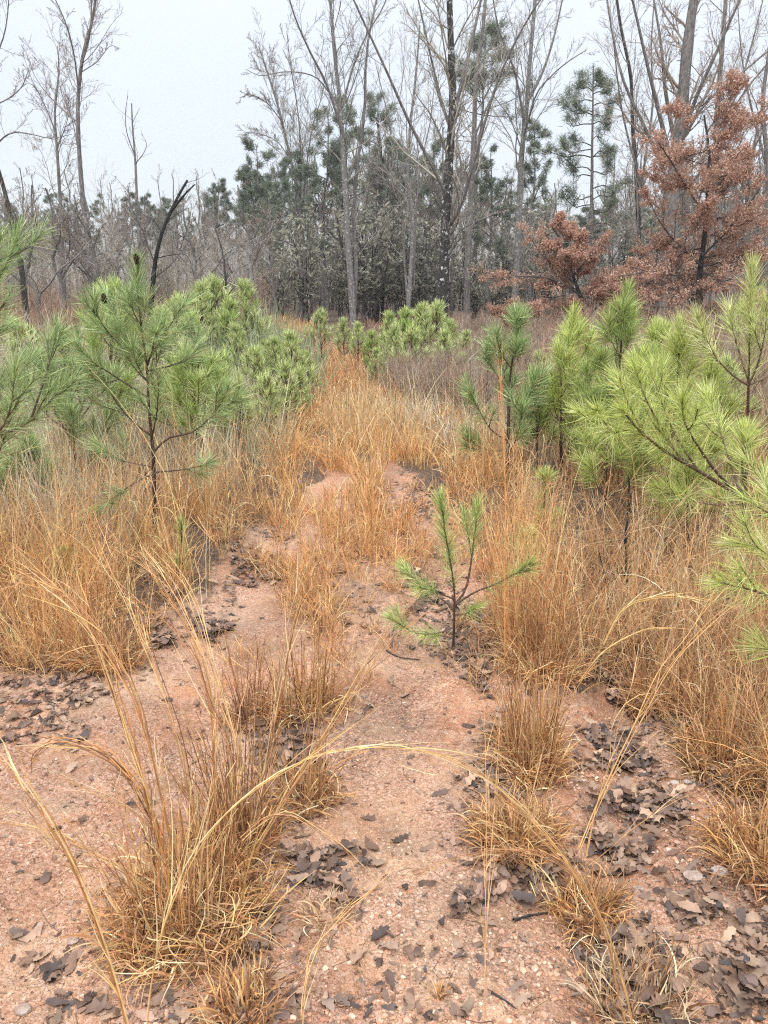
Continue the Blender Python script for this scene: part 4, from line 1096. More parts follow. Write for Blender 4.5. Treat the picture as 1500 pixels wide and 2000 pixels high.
young_pine('small bushy pine low behind the sweeping lime boughs', (1180, 1000), (1180, 850), 'lime', spread=.5, whorls=3, nb=4)

# further pines along the track: prototypes and copies
protos = [young_pine('x', (700, 700), (700, 600), ['pale', 'pale', 'green', 'lime'][k], spread=[.3, .36, .26, .34][k], whorls=6, nb=4, per_m=330, L=.17, sub=2, leader=.3, sps=(.62, .3)) for k in range(4)]
b0 = P(700, 700); H0 = float(at(700, 600, float(b0[1]))[2] - b0[2])
far = [(560, 850, 715, 0), (520, 870, 735, 1), (585, 830, 720, 1), (470, 890, 750, 0), (350, 850, 700, 0), (402, 730, 560, 0), (430, 720, 545, 1), (490, 720, 556, 0), (520, 760, 668, 2), (470, 770, 640, 0), (545, 790, 665, 0), (575, 800, 655, 0), (598, 790, 690, 2), (500, 810, 680, 1), (440, 830, 690, 1),
       (628, 700, 606, 1), (672, 710, 626, 0), (700, 720, 634, 0), (725, 745, 650, 2), (760, 735, 616, 0), (790, 740, 608, 2), (820, 735, 600, 0), (848, 720, 592, 1), (735, 770, 685, 0), (880, 735, 630, 0), (770, 755, 640, 0),
       (805, 760, 640, 1), (865, 750, 650, 0), (905, 740, 650, 0), (380, 760, 610, 1), (330, 790, 610, 0), (60, 810, 630, 1), (275, 770, 620, 3), (900, 770, 690, 1), (420, 880, 750, 0),
       (355, 730, 580, 1), (455, 735, 590, 2), (530, 790, 672, 0), (1050, 820, 690, 1), (1160, 850, 690, 0), (1400, 880, 700, 1), (1540, 870, 680, 0), (-150, 820, 620, 1), (1700, 920, 690, 0), (1265, 850, 720, 1)]
far_lab = {0: 'left of the track', 1: 'right of the track'}
for i, (px, py, pt, k) in enumerate(far):
    b = P(px, py); H = float(at(px, pt, float(b[1]))[2] - b[2]); s = H / H0
    side = 'left of' if px < 620 else 'right of'
    lab = 'small soft green pine in the cluster further down, ' + side + ' the track'
    gp = 'far young pines ' + side + ' the track'
    if i < 4: r = protos[k] if protos[k].get('label') == 'x' else copy_tree(protos[k], b, 1., s)
    else: r = copy_tree(protos[k], b, float(rng.random() * 6.28), s)
    r.location = [float(c) for c in b]; r.scale = (s, s, s)
    tag(r, lab, 'young pine', gp)
for o in protos:
    if o.get('label') == 'x':
        for ch in list(o.children): bpy.data.objects.remove(ch)
        bpy.data.objects.remove(o)

# ================================================================== FOREGROUND TUFTS AND STALKS
def tuft(label, base_px, rad, n, h, pal, lean=.45, bend=1.9, stems=0, sh=(.3, .6), slean=.15, wid=.0042, name='grass_clump', stalks=(), aspect=1.0, curl=1.4):
    b = P(*base_px); root = empty(name, b); tag(root, label, 'grass clump')
    g = Geo()
    a = rng.random(n) * 6.28; r = rad * rng.random(n) ** .6
    x = b[0] + np.cos(a) * r; y = b[1] + np.sin(a) * r * aspect
    rt = np.stack([x, y, hgt(x, y) - .008], -1)
    S = 9
    L = rng.uniform(h[0], h[1], n)
    pp = blades(rt, L, a + rng.normal(size=n) * .8, np.abs(rng.normal(size=n)) * lean, np.abs(rng.normal(size=n)) * bend * .6 + bend * .4, S, rng.normal(size=n) * curl, 1.3)
    W = wid * rng.uniform(.5, 1.3, (n, 1)) * np.interp(np.linspace(0, 1, S), [0, .4, 1], [1, .9, .15])[None]
    side = nrm(np.cross(np.gradient(pp, axis=1), (rvec(n) + np.array([0, 0, .3]))[:, None]))
    ribbons(g, pp, W, side, cols(pal, n, .28))
    g.build('blades', [M['grass']], root, smooth=True, origin=b)
    s = Geo()
    if stems:
        a = rng.random(stems) * 6.28; r = rad * .7 * rng.random(stems) ** .6
        x = b[0] + np.cos(a) * r; y = b[1] + np.sin(a) * r * aspect
        rt = np.stack([x, y, hgt(x, y) - .008], -1)
        L = rng.uniform(sh[0], sh[1], stems)
        pp = blades(rt, L, a + rng.normal(size=stems) * .5, np.abs(rng.normal(size=stems)) * slean, rng.normal(size=stems) * .25 + .15, 10, rng.normal(size=stems) * .5)
        R = np.linspace(.0017, .0008, 10)[None] * rng.uniform(.7, 1.3, (stems, 1))
        tubes(s, pp, R, 4, cols(pal, stems))
        kp, kr = kids(pp, R, 4, .25, .95, .3, .22, 5, -.2, .12, .9, .4)
        sd = nrm(np.cross(np.gradient(kp, axis=1), rvec(len(kp))[:, None]))
        ribbons(s, kp, np.linspace(.0034, .001, 5)[None].repeat(len(kp), 0), sd, cols(pal, len(kp)))
    for pts, y0, y1, wpx, strands in stalks:
        p = np.array(pts, float); t = np.linspace(0, 1, len(p))
        base = curve(at(p[:, 0], p[:, 1], y0 + (y1 - y0) * t), 28)
        T = nrm(np.gradient(base, axis=0))
        for k in range(strands):
            off = rng.normal(size=3) * wpx * .45 * y0 / F_PX
            tt = np.linspace(0, 1, 28)[:, None]
            drift = rng.normal(size=3) * .012 * tt ** 2 * np.linalg.norm(base[-1] - base[0]) * 2
            e = int(28 * rng.uniform(.72, 1)) if k else 28
            q = (base + off + drift)[:e]; q = curve(q[np.linspace(0, e - 1, 8).astype(int)] + rng.normal(size=(8, 3)) * .0026, 26)
            rr = .5 * wpx * .52 * y0 / F_PX
            R = np.interp(np.linspace(0, 1, 26), [0, .6, 1], [1, .8, .25]) * rr
            cc = cols(pal, 1, .06)[0]
            tubes(s, q[None], R[None], 4, cc)
            kp, kr = kids(q[None], R[None], 7, .12, .95, .22, .24, 7, -.15, .05, .9, .3, shrink=.2)
            sd = nrm(np.cross(np.gradient(kp, axis=1), rvec(len(kp))[:, None]))
            ribbons(s, kp, np.linspace(1.5, .4, 7)[None].repeat(len(kp), 0) * rr, sd, cols(pal, len(kp), .1))
    if s.n: s.build('stalks', [M['grass']], root, smooth=True, origin=b)
    return root

STRAW = [(.76, .53, .21), (.84, .65, .32), (.64, .40, .15), (.90, .76, .46)]
def yb(px, py): return float(P(px, py)[1])
tuft('large golden clump with curling blades and tall arching stalks in the left foreground', (372, 1790), .19, 1700, (.06, .22), GOLD + BROWN + BROWN + ORANGE + STRAW + [(.20, .10, .05)], stems=110, lean=.55, bend=2.3, curl=2.2, sh=(.2, .45), stalks=[
    ([(330, 1700), (290, 1560), (240, 1400), (180, 1230), (100, 1120), (10, 1075)], 1.55, 1.75, 7, 5),
    ([(345, 1690), (310, 1520), (260, 1350), (200, 1240), (120, 1150), (-10, 1110)], 1.5, 1.6, 6, 5),
    ([(400, 1680), (420, 1500), (400, 1300), (350, 1190), (280, 1080), (220, 1035)], 1.6, 2.0, 6, 5),
    ([(430, 1680), (470, 1500), (430, 1350), (380, 1180), (300, 1080), (260, 1050)], 1.6, 2.2, 6, 4),
    ([(395, 1700), (350, 1450), (300, 1300), (250, 1180), (180, 1060), (100, 995)], 1.6, 2.1, 5, 4),
    ([(450, 1680), (460, 1500), (420, 1390), (360, 1260), (240, 1160), (150, 1230)], 1.6, 1.8, 4, 3),
    ([(480, 1660), (520, 1480), (550, 1300), (580, 1150), (605, 1080), (628, 1035)], 1.65, 2.2, 7, 4),
    ([(500, 1660), (570, 1540), (640, 1430), (700, 1330), (760, 1240), (830, 1195)], 1.65, 2.0, 7, 4),
    ([(470, 1640), (540, 1590), (610, 1610), (690, 1670), (760, 1740), (815, 1800)], 1.5, 1.45, 5, 3),
    ([(290, 1740), (220, 1690), (130, 1640), (60, 1615), (-20, 1610)], 1.5, 1.45, 5, 4),
    ([(290, 1750), (200, 1700), (120, 1660), (50, 1590), (-20, 1570)], 1.5, 1.4, 4, 3),
    ([(320, 1650), (280, 1560), (220, 1480), (150, 1450), (90, 1450), (62, 1480), (75, 1500)], 1.6, 1.7, 8, 7),
    ([(330, 1660), (270, 1590), (170, 1540), (90, 1500), (40, 1480)], 1.6, 1.7, 4, 3)])
tuft('golden clump with many upright stems directly behind the large arching clump', (470, 1640), .12, 380, (.06, .18), GOLD + BROWN + BROWN, stems=90, sh=(.2, .5), slean=.22, curl=2.2)
tuft('straggly brown tuft right of the golden clump stems among grey leaves', (600, 1560), .09, 350, (.05, .15), BROWN + GOLD, stems=40, sh=(.12, .34), slean=.25)
tuft('sparse rusty clump left of the track centre behind the golden clump', (595, 1385), .15, 420, (.07, .2), BROWN + GOLD, stems=70, sh=(.15, .36), lean=.4, aspect=.7)
tuft('thin reddish brown tuft beside the rusty clump', (490, 1400), .10, 200, (.06, .16), BROWN, stems=35, sh=(.15, .35), lean=.4)
tuft('upright golden clump with tall orange stems, upper one right of the clay track', (1035, 1490), .11, 800, (.07, .17), GOLD + BROWN, stems=110, sh=(.18, .42), lean=.35, aspect=1.3)
tuft('low golden clump along the gully edge below the upright one', (1010, 1640), .12, 900, (.06, .16), GOLD + BROWN, stems=40, sh=(.1, .25), aspect=.8)
tuft('brown tuft hanging over the gully, with thick straw stalks arching left', (1145, 1790), .08, 420, (.05, .15), BROWN + GOLD, stems=14, sh=(.1, .2), stalks=[
    ([(1235, 2010), (1200, 1860), (1130, 1720), (1040, 1610), (950, 1530), (850, 1475), (740, 1460), (640, 1475)], 1.05, 1.25, 7, 3),
    ([(1225, 2010), (1190, 1850), (1110, 1680), (1020, 1590), (900, 1520), (800, 1480)], 1.05, 1.2, 6, 2),
    ([(1130, 1720), (1080, 1680), (990, 1660), (900, 1675), (800, 1710), (740, 1740)], 1.3, 1.2, 4, 3),
    ([(1130, 1660), (1180, 1540), (1260, 1370), (1340, 1240), (1430, 1150), (1510, 1100)], 1.55, 2.0, 5, 3),
    ([(1140, 1680), (1170, 1560), (1200, 1440), (1230, 1300), (1250, 1220)], 1.5, 1.9, 4, 2),
    ([(1150, 1690), (1260, 1600), (1380, 1520), (1480, 1470)], 1.45, 1.6, 3, 2)])
tuft('small brown tuft at the bottom border left of the clay track', (470, 1985), .08, 330, (.05, .13), GOLD + BROWN, stems=12, sh=(.08, .16), stalks=[
    ([(590, 2030), (600, 1900), (650, 1810), (720, 1740), (800, 1660)], 1.1, 1.35, 6, 3),
    ([(460, 1990), (430, 1900), (400, 1870), (380, 1900)], 1.15, 1.1, 5, 2)])
tuft('tiny grass sprig alone on the bare clay near the bottom', (858, 1945), .012, 50, (.02, .06), BROWN + GOLD, lean=.3, bend=.8)
tuft('brown tuft with tangled leaves at the bottom right of the gully', (1240, 1975), .11, 420, (.05, .16), BROWN + TAN, stems=20, sh=(.1, .2))
tuft('shaggy golden brown clump at the right border, nearer one', (1490, 1680), .14, 900, (.08, .18), GOLD + BROWN, stems=30, sh=(.12, .3))
tuft('shaggy brown clump at the edge of the right hand grass', (1420, 1500), .14, 750, (.08, .18), GOLD + BROWN, stems=40, sh=(.15, .35))
tuft('round brown clump beside the leaf filled hollow in the right hand grass', (1290, 1370), .13, 700, (.07, .18), GOLD + BROWN + BROWN, stems=30, sh=(.15, .35))
tuft('bushy brown clump right below the grass island beside the young pine', (1060, 1310), .14, 800, (.08, .20), GOLD + BROWN, stems=70, sh=(.2, .45))
tuft('short brown fringe of grass at the left edge of the clay patch', (200, 1300), .16, 700, (.07, .2), GOLD + BROWN, stems=40, sh=(.15, .35), aspect=.5)
tuft('faint low tuft on the clay above the bottom leaves', (640, 1790), .05, 130, (.04, .1), TAN + BROWN)
# lone stalks
def stalk(label, pts, y0, y1, wpx, strands, pal=STRAW, rootpx=None):
    p = np.array(pts, float); t = np.linspace(0, 1, len(p))
    base = curve(at(p[:, 0], p[:, 1], y0 + (y1 - y0) * t), 30)
    root = empty('grass_stalk', base[0]); tag(root, label, 'grass stalk')
    s = Geo(); lf = Geo()
    for k in range(strands):
        q = base + rng.normal(size=3) * wpx * .3 * y0 / F_PX + np.linspace(0, 1, 30)[:, None] ** 2 * rng.normal(size=3) * .01
        e = 30 if k == 0 else int(rng.uniform(18, 30)); q = curve(q[:e][np.linspace(0, e - 1, 9).astype(int)], 28)
        rr = .5 * wpx * .62 * y0 / F_PX
        R = np.interp(np.linspace(0, 1, 28), [0, .6, 1], [1, .8, .3]) * rr
        tubes(s, q[None], R[None], 5, cols(pal, 1, .05)[0])
        kp, kr = kids(q[None], R[None], 8, .1, .95, .2, .2, 7, -.1, .05, .9, .3, shrink=.2)
        sd = nrm(np.cross(np.gradient(kp, axis=1), rvec(len(kp))[:, None]))
        ribbons(lf, kp, np.linspace(1.6, .4, 7)[None].repeat(len(kp), 0) * rr, sd, cols(pal, len(kp), .1))
    s.build('stem', [M['grass']], root, origin=base[0]); lf.build('blades', [M['grass']], root, origin=base[0])
stalk('thick straw stalk slanting in from the left border down to the bottom', [(262, 2060), (235, 1960), (190, 1810), (130, 1660), (70, 1560), (0, 1465), (-60, 1400)], .98, 1.0, 9, 3, GOLD)
stalk('long thick straw stalk rising from the bottom and bowing over to the right', [(285, 2060), (300, 1900), (345, 1740), (430, 1600), (530, 1520), (630, 1470), (720, 1453), (820, 1462), (930, 1500), (1030, 1560), (1100, 1620)], .95, 1.2, 6.5, 2, STRAW)
stalk('slim tall rust orange stem standing right of the centre sapling', [(985, 1300), (984, 1150), (986, 1000), (982, 850), (976, 720), (968, 660)], 2.75, 2.75, 3.2, 2, ORANGE)
stalk('orange stem leaning beside the tall rust orange one', [(1000, 1290), (985, 1150), (960, 1050), (940, 980)], 2.8, 2.9, 3, 2, ORANGE)
stalk('thin upright orange stem at the gully side of the golden clump', [(945, 1990), (950, 1800), (958, 1600), (963, 1450), (966, 1340)], 1.12, 1.3, 4, 2, ORANGE)
stalk('straw stalk arching over the grass at the right border', [(1180, 1260), (1220, 1190), (1290, 1168), (1370, 1175), (1450, 1205)], 2.6, 2.6, 4, 2, STRAW)
stalk('tall stem leaning over the brown clump below the grass island', [(1130, 1330), (1180, 1270), (1260, 1230), (1330, 1230)], 2.5, 2.5, 4, 2, STRAW)

# dark dead stems in the right hand grass
def dead_stem(label, pts, Y, w):
    b = at(pts[0][0], pts[0][1], Y); b[2] = hgt(b[0], b[1])
    p = px_path(pts, Y, Y, 14); p = np.vstack([b, p]); g = Geo()
    R = np.linspace(w2r(w, Y), w2r(w * .5, Y), 15) * (1 + .2 * rng.normal(size=15))
    tubes(g, p[None], R[None], 7, (.1, .1, .1)); kp, kr = kids(p[None], R[None], 9, .3, 1, .7, .18, 4, .1, .2, .5, .3); tubes(g, kp, kr, 4, (.1, .1, .1))
    o = g.build('dead_sapling', [M['bark_char']], origin=b); o.location = [float(c) for c in b]; tag(o, label, 'dead stem')
dead_stem('blackened broken stem standing upright in the right hand grass', [(1222, 1180), (1224, 1110), (1221, 1050), (1226, 1018)], 3.3, 9)
dead_stem('thin blackened stem leaning left of the broken one', [(1188, 1170), (1180, 1120), (1170, 1080)], 3.2, 4)
dead_stem('short dark stub at the far side of the right hand grass', [(1228, 1000), (1229, 950), (1227, 930)], 4.6, 6)

# ================================================================== LEAF LITTER, STONES
TH = [np.array([.06, .30, .16, .42, .20, .40, .18, .28, .04]), np.array([.05, .22, .34, .40, .42, .36, .28, .16, .03]), np.array([.05, .20, .12, .48, .22, .30, .44, .14, .03]), np.array([.04, .3, .4, .3, .42, .25, .33, .2, .03])]
LITC = [(.14, .08, .05), (.21, .13, .088), (.29, .20, .14), (.075, .048, .036), (.055, .044, .042), (.20, .125, .09), (.40, .27, .18), (.10, .07, .06), (.34, .215, .15)]
def leaves(geo, px, py, size=(.024, .064), lift=(.0, .012), tilt=.24, pal=LITC, c=None):
    n = len(px)
    base = P(px, py)
    k = 17
    t = np.linspace(-.5, .5, k)
    th = np.array([np.interp(np.linspace(0, 8, k), np.arange(9), h_) for h_ in TH])
    prof = th[rng.integers(0, 4, n)] * (1 + .05 * rng.normal(size=(n, k)))
    L = rng.uniform(size[0], size[1], n)
    bl = rng.normal(size=n) * .5; bw = rng.normal(size=n) * 1.3 + .3
    tw = rng.normal(size=n) * .5
    v = np.zeros((n, k, 3, 3))
    for j, s in enumerate((-1, 0, 1)):
        wv = s * prof * .62 * (1 + .06 * rng.normal(size=(n, k)) + .12 * rng.normal(size=(n, 1)))
        v[:, :, j, 0] = t[None]
        v[:, :, j, 1] = wv + .12 * np.sin(t[None] * 3 + bl[:, None])
        v[:, :, j, 2] = bl[:, None] * (t[None] ** 2) + bw[:, None] * wv ** 2 + tw[:, None] * wv * t[None] + (.02 * rng.normal(size=(n, k)) if s else 0)
    v *= L[:, None, None, None]
    a = rng.random(n) * 6.28; tx = rng.normal(size=n) * tilt; ty = rng.normal(size=n) * tilt
    def rot(v, ang, i, j):
        cc, ss = np.cos(ang)[:, None, None], np.sin(ang)[:, None, None]
        vi = v[..., i] * cc - v[..., j] * ss; vj = v[..., i] * ss + v[..., j] * cc
        v[..., i] = vi; v[..., j] = vj
    rot(v, tx, 1, 2); rot(v, ty, 0, 2); rot(v, a, 0, 1)
    zmin = np.percentile(v[..., 2], 12, axis=(1, 2))
    base[:, 2] += -zmin * .75 + rng.uniform(lift[0], lift[1], n) + .001
    v += base[:, None, None]
    i, s, j = np.meshgrid(np.arange(n), np.arange(k - 1), np.arange(2), indexing='ij')
    b = (i * k + s) * 3 + j
    f = np.stack([b, b + 1, b + 4, b + 3], -1).reshape(-1, 4)
    cc = cols(pal, n, .15) if c is None else c
    geo.add(v, f, np.repeat(cc, k * 3, 0))

g = Geo()
LP = [([(1175, 1320), (1310, 1330), (1290, 1400), (1190, 1390)], 130, .03), ([(1100, 1410), (1290, 1420), (1280, 1500), (1110, 1500)], 130, .02), ([(1130, 1545), (1330, 1550), (1300, 1640), (1190, 1720), (1120, 1650)], 260, .035),
      ([(1340, 1480), (1520, 1490), (1500, 1580), (1370, 1565)], 120, .03), ([(1370, 1750), (1560, 1730), (1560, 2000), (1420, 1960), (1400, 1830)], 150, .035), ([(1140, 1830), (1230, 1840), (1390, 2030), (1180, 2050)], 150, .03),
      ([(860, 1660), (1040, 1650), (1080, 1780), (900, 1760)], 110, .02), ([(930, 1390), (1010, 1380), (1010, 1560), (930, 1560)], 90, .012), ([(560, 1650), (700, 1660), (740, 1790), (590, 1780)], 90, .025),
      ([(450, 1390), (650, 1390), (660, 1530), (480, 1530)], 140, .02), ([(-60, 1330), (200, 1335), (170, 1470), (-60, 1480)], 80, .008), ([(300, 1150), (460, 1160), (460, 1260), (300, 1270)], 190, .03),
      ([(440, 1030), (580, 1040), (560, 1150), (450, 1150)], 160, .02), ([(600, 1140), (700, 1150), (700, 1230), (600, 1230)], 90, .012), ([(860, 1170), (970, 1180), (960, 1400), (880, 1300)], 200, .015),
      ([(70, 1840), (270, 1850), (300, 2010), (80, 2010)], 26, .006), ([(400, 1800), (1000, 1800), (1000, 2030), (400, 2030)], 34, .004), ([(740, 930), (830, 940), (850, 1020), (760, 1010)], 140, .02),
      ([(250, 1690), (560, 1800), (480, 1880), (240, 1800)], 90, .02), ([(700, 1160), (860, 1100), (880, 1190), (720, 1230)], 60, .01), ([(980, 1040), (1100, 1290), (1300, 1390), (1500, 1600), (1600, 1300), (1200, 1050)], 700, .03),
      ([(0, 1310), (270, 1280), (430, 1130), (250, 1100), (-100, 1250)], 300, .02), ([(60, 1330), (300, 1280), (320, 1330), (100, 1400)], 45, .008)]
for poly, n, lf in LP:
    q = scatter_px(poly, int(n * .95), .55); leaves(g, q[:, 0], q[:, 1], lift=(0, lf))
for dx_, dy_, r_ in DUFF_SHADE:
    b_ = P(dx_, dy_); m_ = 170; a_ = rng.random(m_) * 6.28; rr_ = r_ * 1.2 * rng.random(m_) ** .6
    qx, qy = to_px(b_[0] + np.cos(a_) * rr_, b_[1] + np.sin(a_) * rr_, 0.)
    leaves(g, qx[:40], qy[:40], size=(.02, .05), lift=(0, .006)); leaves(g, qx[40:], qy[40:], size=(.005, .022), lift=(0, .003), pal=LITC + [(.5, .33, .16), (.3, .17, .08)])
q = scatter_px([(-200, 1330), (270, 1290), (430, 1140), (560, 1120), (760, 1270), (900, 1150), (990, 1300), (1290, 1390), (1480, 1620), (1700, 2030), (-300, 2030)], 150)
leaves(g, q[:, 0], q[:, 1], size=(.015, .055), lift=(0, .002))
q = scatter_px([(900, 1300), (1130, 1340), (1300, 1390), (1500, 1620), (1600, 2030), (1150, 2030), (1050, 1780), (900, 1600)], 420, 1.0)
leaves(g, q[:, 0], q[:, 1], size=(.02, .06), lift=(0, .006))
q = scatter_px([(560, 1250), (420, 1140), (560, 1000), (740, 925), (860, 940), (960, 1150), (900, 1330), (760, 1270)], 420, .8)
leaves(g, q[:, 0], q[:, 1], size=(.02, .06), lift=(0, .006))
# broken crumbs of leaf
for poly, n, lf in LP:
    q = scatter_px(poly, int(n * 1.8), .6); leaves(g, q[:, 0], q[:, 1], size=(.01, .035), lift=(0, .006))
q = scatter_px([(-300, 1330), (300, 1200), (450, 1050), (650, 930), (850, 930), (990, 1300), (1290, 1390), (1480, 1620), (1700, 2050), (-300, 2050)], 1700)
leaves(g, q[:, 0], q[:, 1], size=(.004, .022), lift=(0, .001), pal=LITC + [(.3, .15, .09), (.2, .1, .06)])
tag(g.build('leaf_litter', [M['litter']], smooth=True), 'wet dark oak leaves drifted along the gully and clump edges', 'leaf litter', kind='stuff')

# fine dead stems lying on the clay
g = Geo(); q = scatter_px([(-300, 1340), (430, 1140), (760, 1270), (990, 1300), (1480, 1620), (1700, 2050), (-300, 2050)], 420)
b = P(q[:, 0], q[:, 1], .002); n = len(b); a = rng.random(n) * 6.28; L = rng.uniform(.02, .12, n)
s = np.linspace(-.5, .5, 5)[None]; aa = a[:, None] + rng.normal(size=(n, 1)) * 1.2 * s
pp = np.stack([b[:, None, 0] + L[:, None] * s * np.cos(aa), b[:, None, 1] + L[:, None] * s * np.sin(aa), np.zeros((n, 5))], -1)
pp[..., 2] = hgt(pp[..., 0], pp[..., 1]) + .002
tubes(g, pp, np.full((n, 5), .0007), 3, cols([(.10, .055, .04), (.2, .12, .08), (.45, .3, .15)], n))
tag(g.build('debris', [M['brush']]), 'fine dead stems strewn over the clay', 'debris', kind='stuff')

g = Geo()
def grit(q, smin, smax, pal, sq=.6):
    n = len(q); b = P(q[:, 0], q[:, 1])
    oc = np.array([(1, 0, 0), (0, 1, 0), (-1, 0, 0), (0, -1, 0), (0, 0, 1), (.7, .7, .6), (-.7, .7, .6), (-.7, -.7, .6), (.7, -.7, .6)], float)
    F = np.array([(0, 1, 5), (1, 2, 6), (2, 3, 7), (3, 0, 8), (5, 1, 6), (6, 2, 7), (7, 3, 8), (8, 0, 5), (4, 5, 6), (4, 6, 7), (4, 7, 8), (4, 8, 5)])
    s = smin + (smax - smin) * rng.random(n) ** 3
    v = oc[None] * (1 + .22 * rng.normal(size=(n, 9, 3))) * s[:, None, None] * np.array([1, .8, sq])
    a = rng.random(n) * 6.28; c, s_ = np.cos(a)[:, None], np.sin(a)[:, None]
    x = v[..., 0] * c - v[..., 1] * s_; y = v[..., 0] * s_ + v[..., 1] * c
    v = np.stack([x, y, v[..., 2]], -1) + b[:, None] - np.array([0, 0, .0003])
    f = (F[None] + (np.arange(n) * 9)[:, None, None]).reshape(-1, 3)
    g.add(v, f, np.repeat(cols(pal, n, .1), 9, 0))
GP = [(.46, .25, .155), (.39, .19, .115), (.52, .34, .235), (.55, .40, .30), (.32, .15, .095), (.47, .28, .18)]
q = scatter_px([(-300, 1340), (430, 1140), (600, 1200), (760, 1270), (990, 1300), (1290, 1390), (1480, 1620), (1700, 2050), (-300, 2050)], 30000)
den = fbm(q[:, 0] / 160, q[:, 1] / 110, 3, 41); q = q[rng.random(len(q)) < np.clip((den - .28) * 3.2, .08, 1)]
grit(q, .0011, .0055, GP)
q = scatter_px([(1050, 1400), (1290, 1400), (1480, 1620), (1500, 1760), (1250, 1700)], 1200); grit(q, .002, .010, GP + [(.56, .46, .37)])
q = scatter_px([(400, 1700), (1100, 1650), (1400, 1900), (1300, 2040), (300, 2040)], 900); grit(q, .003, .009, GP)
tag(g.build('gravel', [M['grit']], smooth=False), 'fine pinkish grit scattered on the clay', 'gravel', kind='stuff')

def stone(label, px, py, s, mat):
    b = P(px, py); me_g = Geo(); nu, nv = 14, 9
    u = np.arange(nu) * 2 * PI / nu; v = np.linspace(.02, PI - .02, nv)
    U, V = np.meshgrid(u, v)
    d = np.stack([np.cos(U) * np.sin(V), np.sin(U) * np.sin(V), np.cos(V)], -1)
    r = 1 + .5 * (fbm(d[..., 0] * 1.6 + px, d[..., 1] * 1.6 + d[..., 2] * 1.3 + py, 3, 77) - .45) + .08 * rng.normal(size=(nv, 1))
    pts = d * r[..., None] * np.array([s, s * .75, s * .5]) + b + [0, 0, s * .22]
    i, j = np.meshgrid(np.arange(nv - 1), np.arange(nu), indexing='ij')
    f = np.stack([i * nu + j, i * nu + (j + 1) % nu, (i + 1) * nu + (j + 1) % nu, (i + 1) * nu + j], -1).reshape(-1, 4)[:, ::-1]
    me_g.add(pts, f, (.4, .3, .25)); o = me_g.build('stone', [mat], smooth=False, origin=b); o.location = [float(c) for c in b]
    tag(o, label, 'stone')
stone('pale angular stone beside the leaf heap above the right gully', 1317, 1530, .016, M['palestone'])
stone('small pale stone right of the pale angular one', 1342, 1528, .012, M['palestone'])
stone('reddish flat stone on the bare strip right of the gully', 1247, 1740, .016, M['stone'])
stone('orange clod on the clay near the right border', 1352, 1716, .026, M['stone'])
stone('crumbly pale stone cluster lump below the leaf heap', 1405, 1705, .022, M['palestone'])
stone('small brown clod on the clay at the lower left', 142, 1840, .014, M['stone'])
stone('reddish clod at the bottom left corner', 45, 1975, .018, M['stone'])
stone('flat grey pink stone half sunk at the right of the gully top', 1285, 1520, .017, M['stone'])
stone('tiny pale stone between the leaves of the gully', 1226, 1600, .008, M['palestone'])

def one_leaf(label, px, py, s, group=None):
    g = Geo(); leaves(g, np.array([float(px)]), np.array([float(py)]), size=(s, s * 1.02), lift=(0, .002), tilt=.12)
    b = P(px, py); o = g.build('fallen_leaf', [M['litter']], origin=b); o.location = [float(c) for c in b]; tag(o, label, 'fallen leaf', group)
for px, py in [(62, 1825), (130, 1968), (225, 1972), (350, 1948), (510, 1905), (665, 1958), (745, 1825), (780, 1640), (700, 1870), (815, 1860), (900, 1870), (1020, 1955), (915, 1975), (145, 1675), (65, 1385), (720, 1600),
               (800, 1480), (560, 1900), (1275, 1668), (835, 1730), (340, 1990), (790, 1420), (590, 1960), (1030, 1770)]:
    one_leaf('flat dark wet leaf lying singly on the bare clay', px, py, float(rng.uniform(.035, .065)), 'single wet leaves on the bare clay')

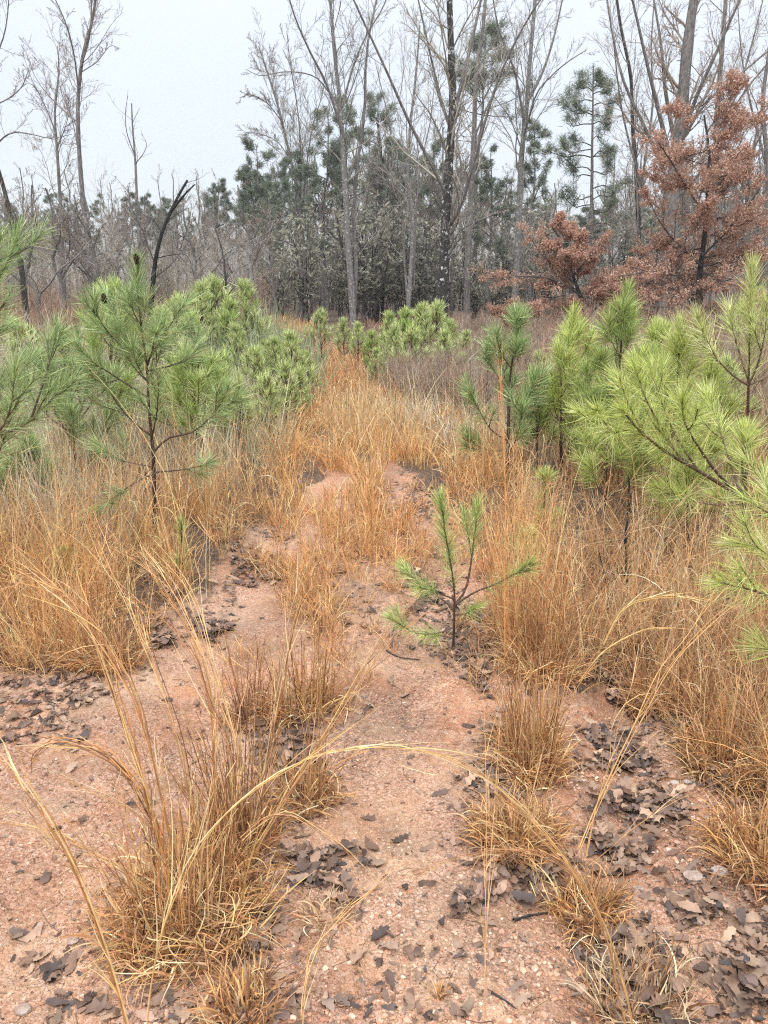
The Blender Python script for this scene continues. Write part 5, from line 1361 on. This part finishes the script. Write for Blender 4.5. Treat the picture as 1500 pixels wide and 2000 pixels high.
def stick(label, pts, r):
    p = np.array(pts, float); w = P(p[:, 0], p[:, 1], r); w = curve(w, 12); g = Geo()
    tubes(g, w[None], (np.linspace(r, r * .5, 12) * (1 + .15 * rng.normal(size=12)))[None], 6, (.1, .1, .1))
    kp, kr = kids(w[None], np.full((1, 12), r * .6), 3, .2, .9, .6, .2, 4, 0, .1, .7, .5, flat=.9); tubes(g, kp, kr, 4, (.1, .1, .1))
    b = w[0]; o = g.build('stick', [M['bark_dark']], origin=b); o.location = [float(c) for c in b]; tag(o, label, 'stick')
stick('thin dead stick lying on smooth clay at the left border', [(-10, 1455), (40, 1440), (95, 1428)], .003)
stick('short black stick lying above the gully leaves near the bottom', [(1003, 1800), (1035, 1790), (1070, 1785)], .004)
stick('bent dark twig lying on the clay at the bottom', [(960, 1940), (985, 1955), (1008, 1972)], .003)
stick('thin dark twig across the clay beneath the centre sapling', [(755, 1272), (780, 1285), (820, 1290)], .004)
stick('long thin dead stem along the smooth clay at the right bottom', [(1330, 1820), (1370, 1890), (1400, 1940), (1448, 1975)], .0018)

# ================================================================== HAZE
def haze(dens):
    x, y0, y1, z0, z1 = 380, -34, 244, -2.5, 24.
    v = [(-x, y0, z0), (x, y0, z0), (x, y1, z0), (-x, y1, z0), (-x, y0, z1), (x, y0, z1), (x, y1, z1), (-x, y1, z1)]
    f = [(0, 3, 2, 1), (4, 5, 6, 7), (0, 1, 5, 4), (1, 2, 6, 5), (2, 3, 7, 6), (3, 0, 4, 7)]
    me = bpy.data.meshes.new('haze'); me.from_pydata(v, [], f); o = bpy.data.objects.new('haze', me); COL.objects.link(o)
    m = bpy.data.materials.new('haze'); m.use_nodes = True; n = m.node_tree; n.nodes.clear()
    out = n.nodes.new('ShaderNodeOutputMaterial'); pv = n.nodes.new('ShaderNodeVolumePrincipled')
    pv.inputs['Color'].default_value = (.93, .96, 1, 1); pv.inputs['Density'].default_value = dens; pv.inputs['Anisotropy'].default_value = .2
    n.links.new(pv.outputs[0], out.inputs['Volume']); m.cycles.volume_sampling = 'DISTANCE'; me.materials.append(m)
    tag(o, 'thin damp winter haze between the trees', 'haze', kind='stuff')
haze(.0007)
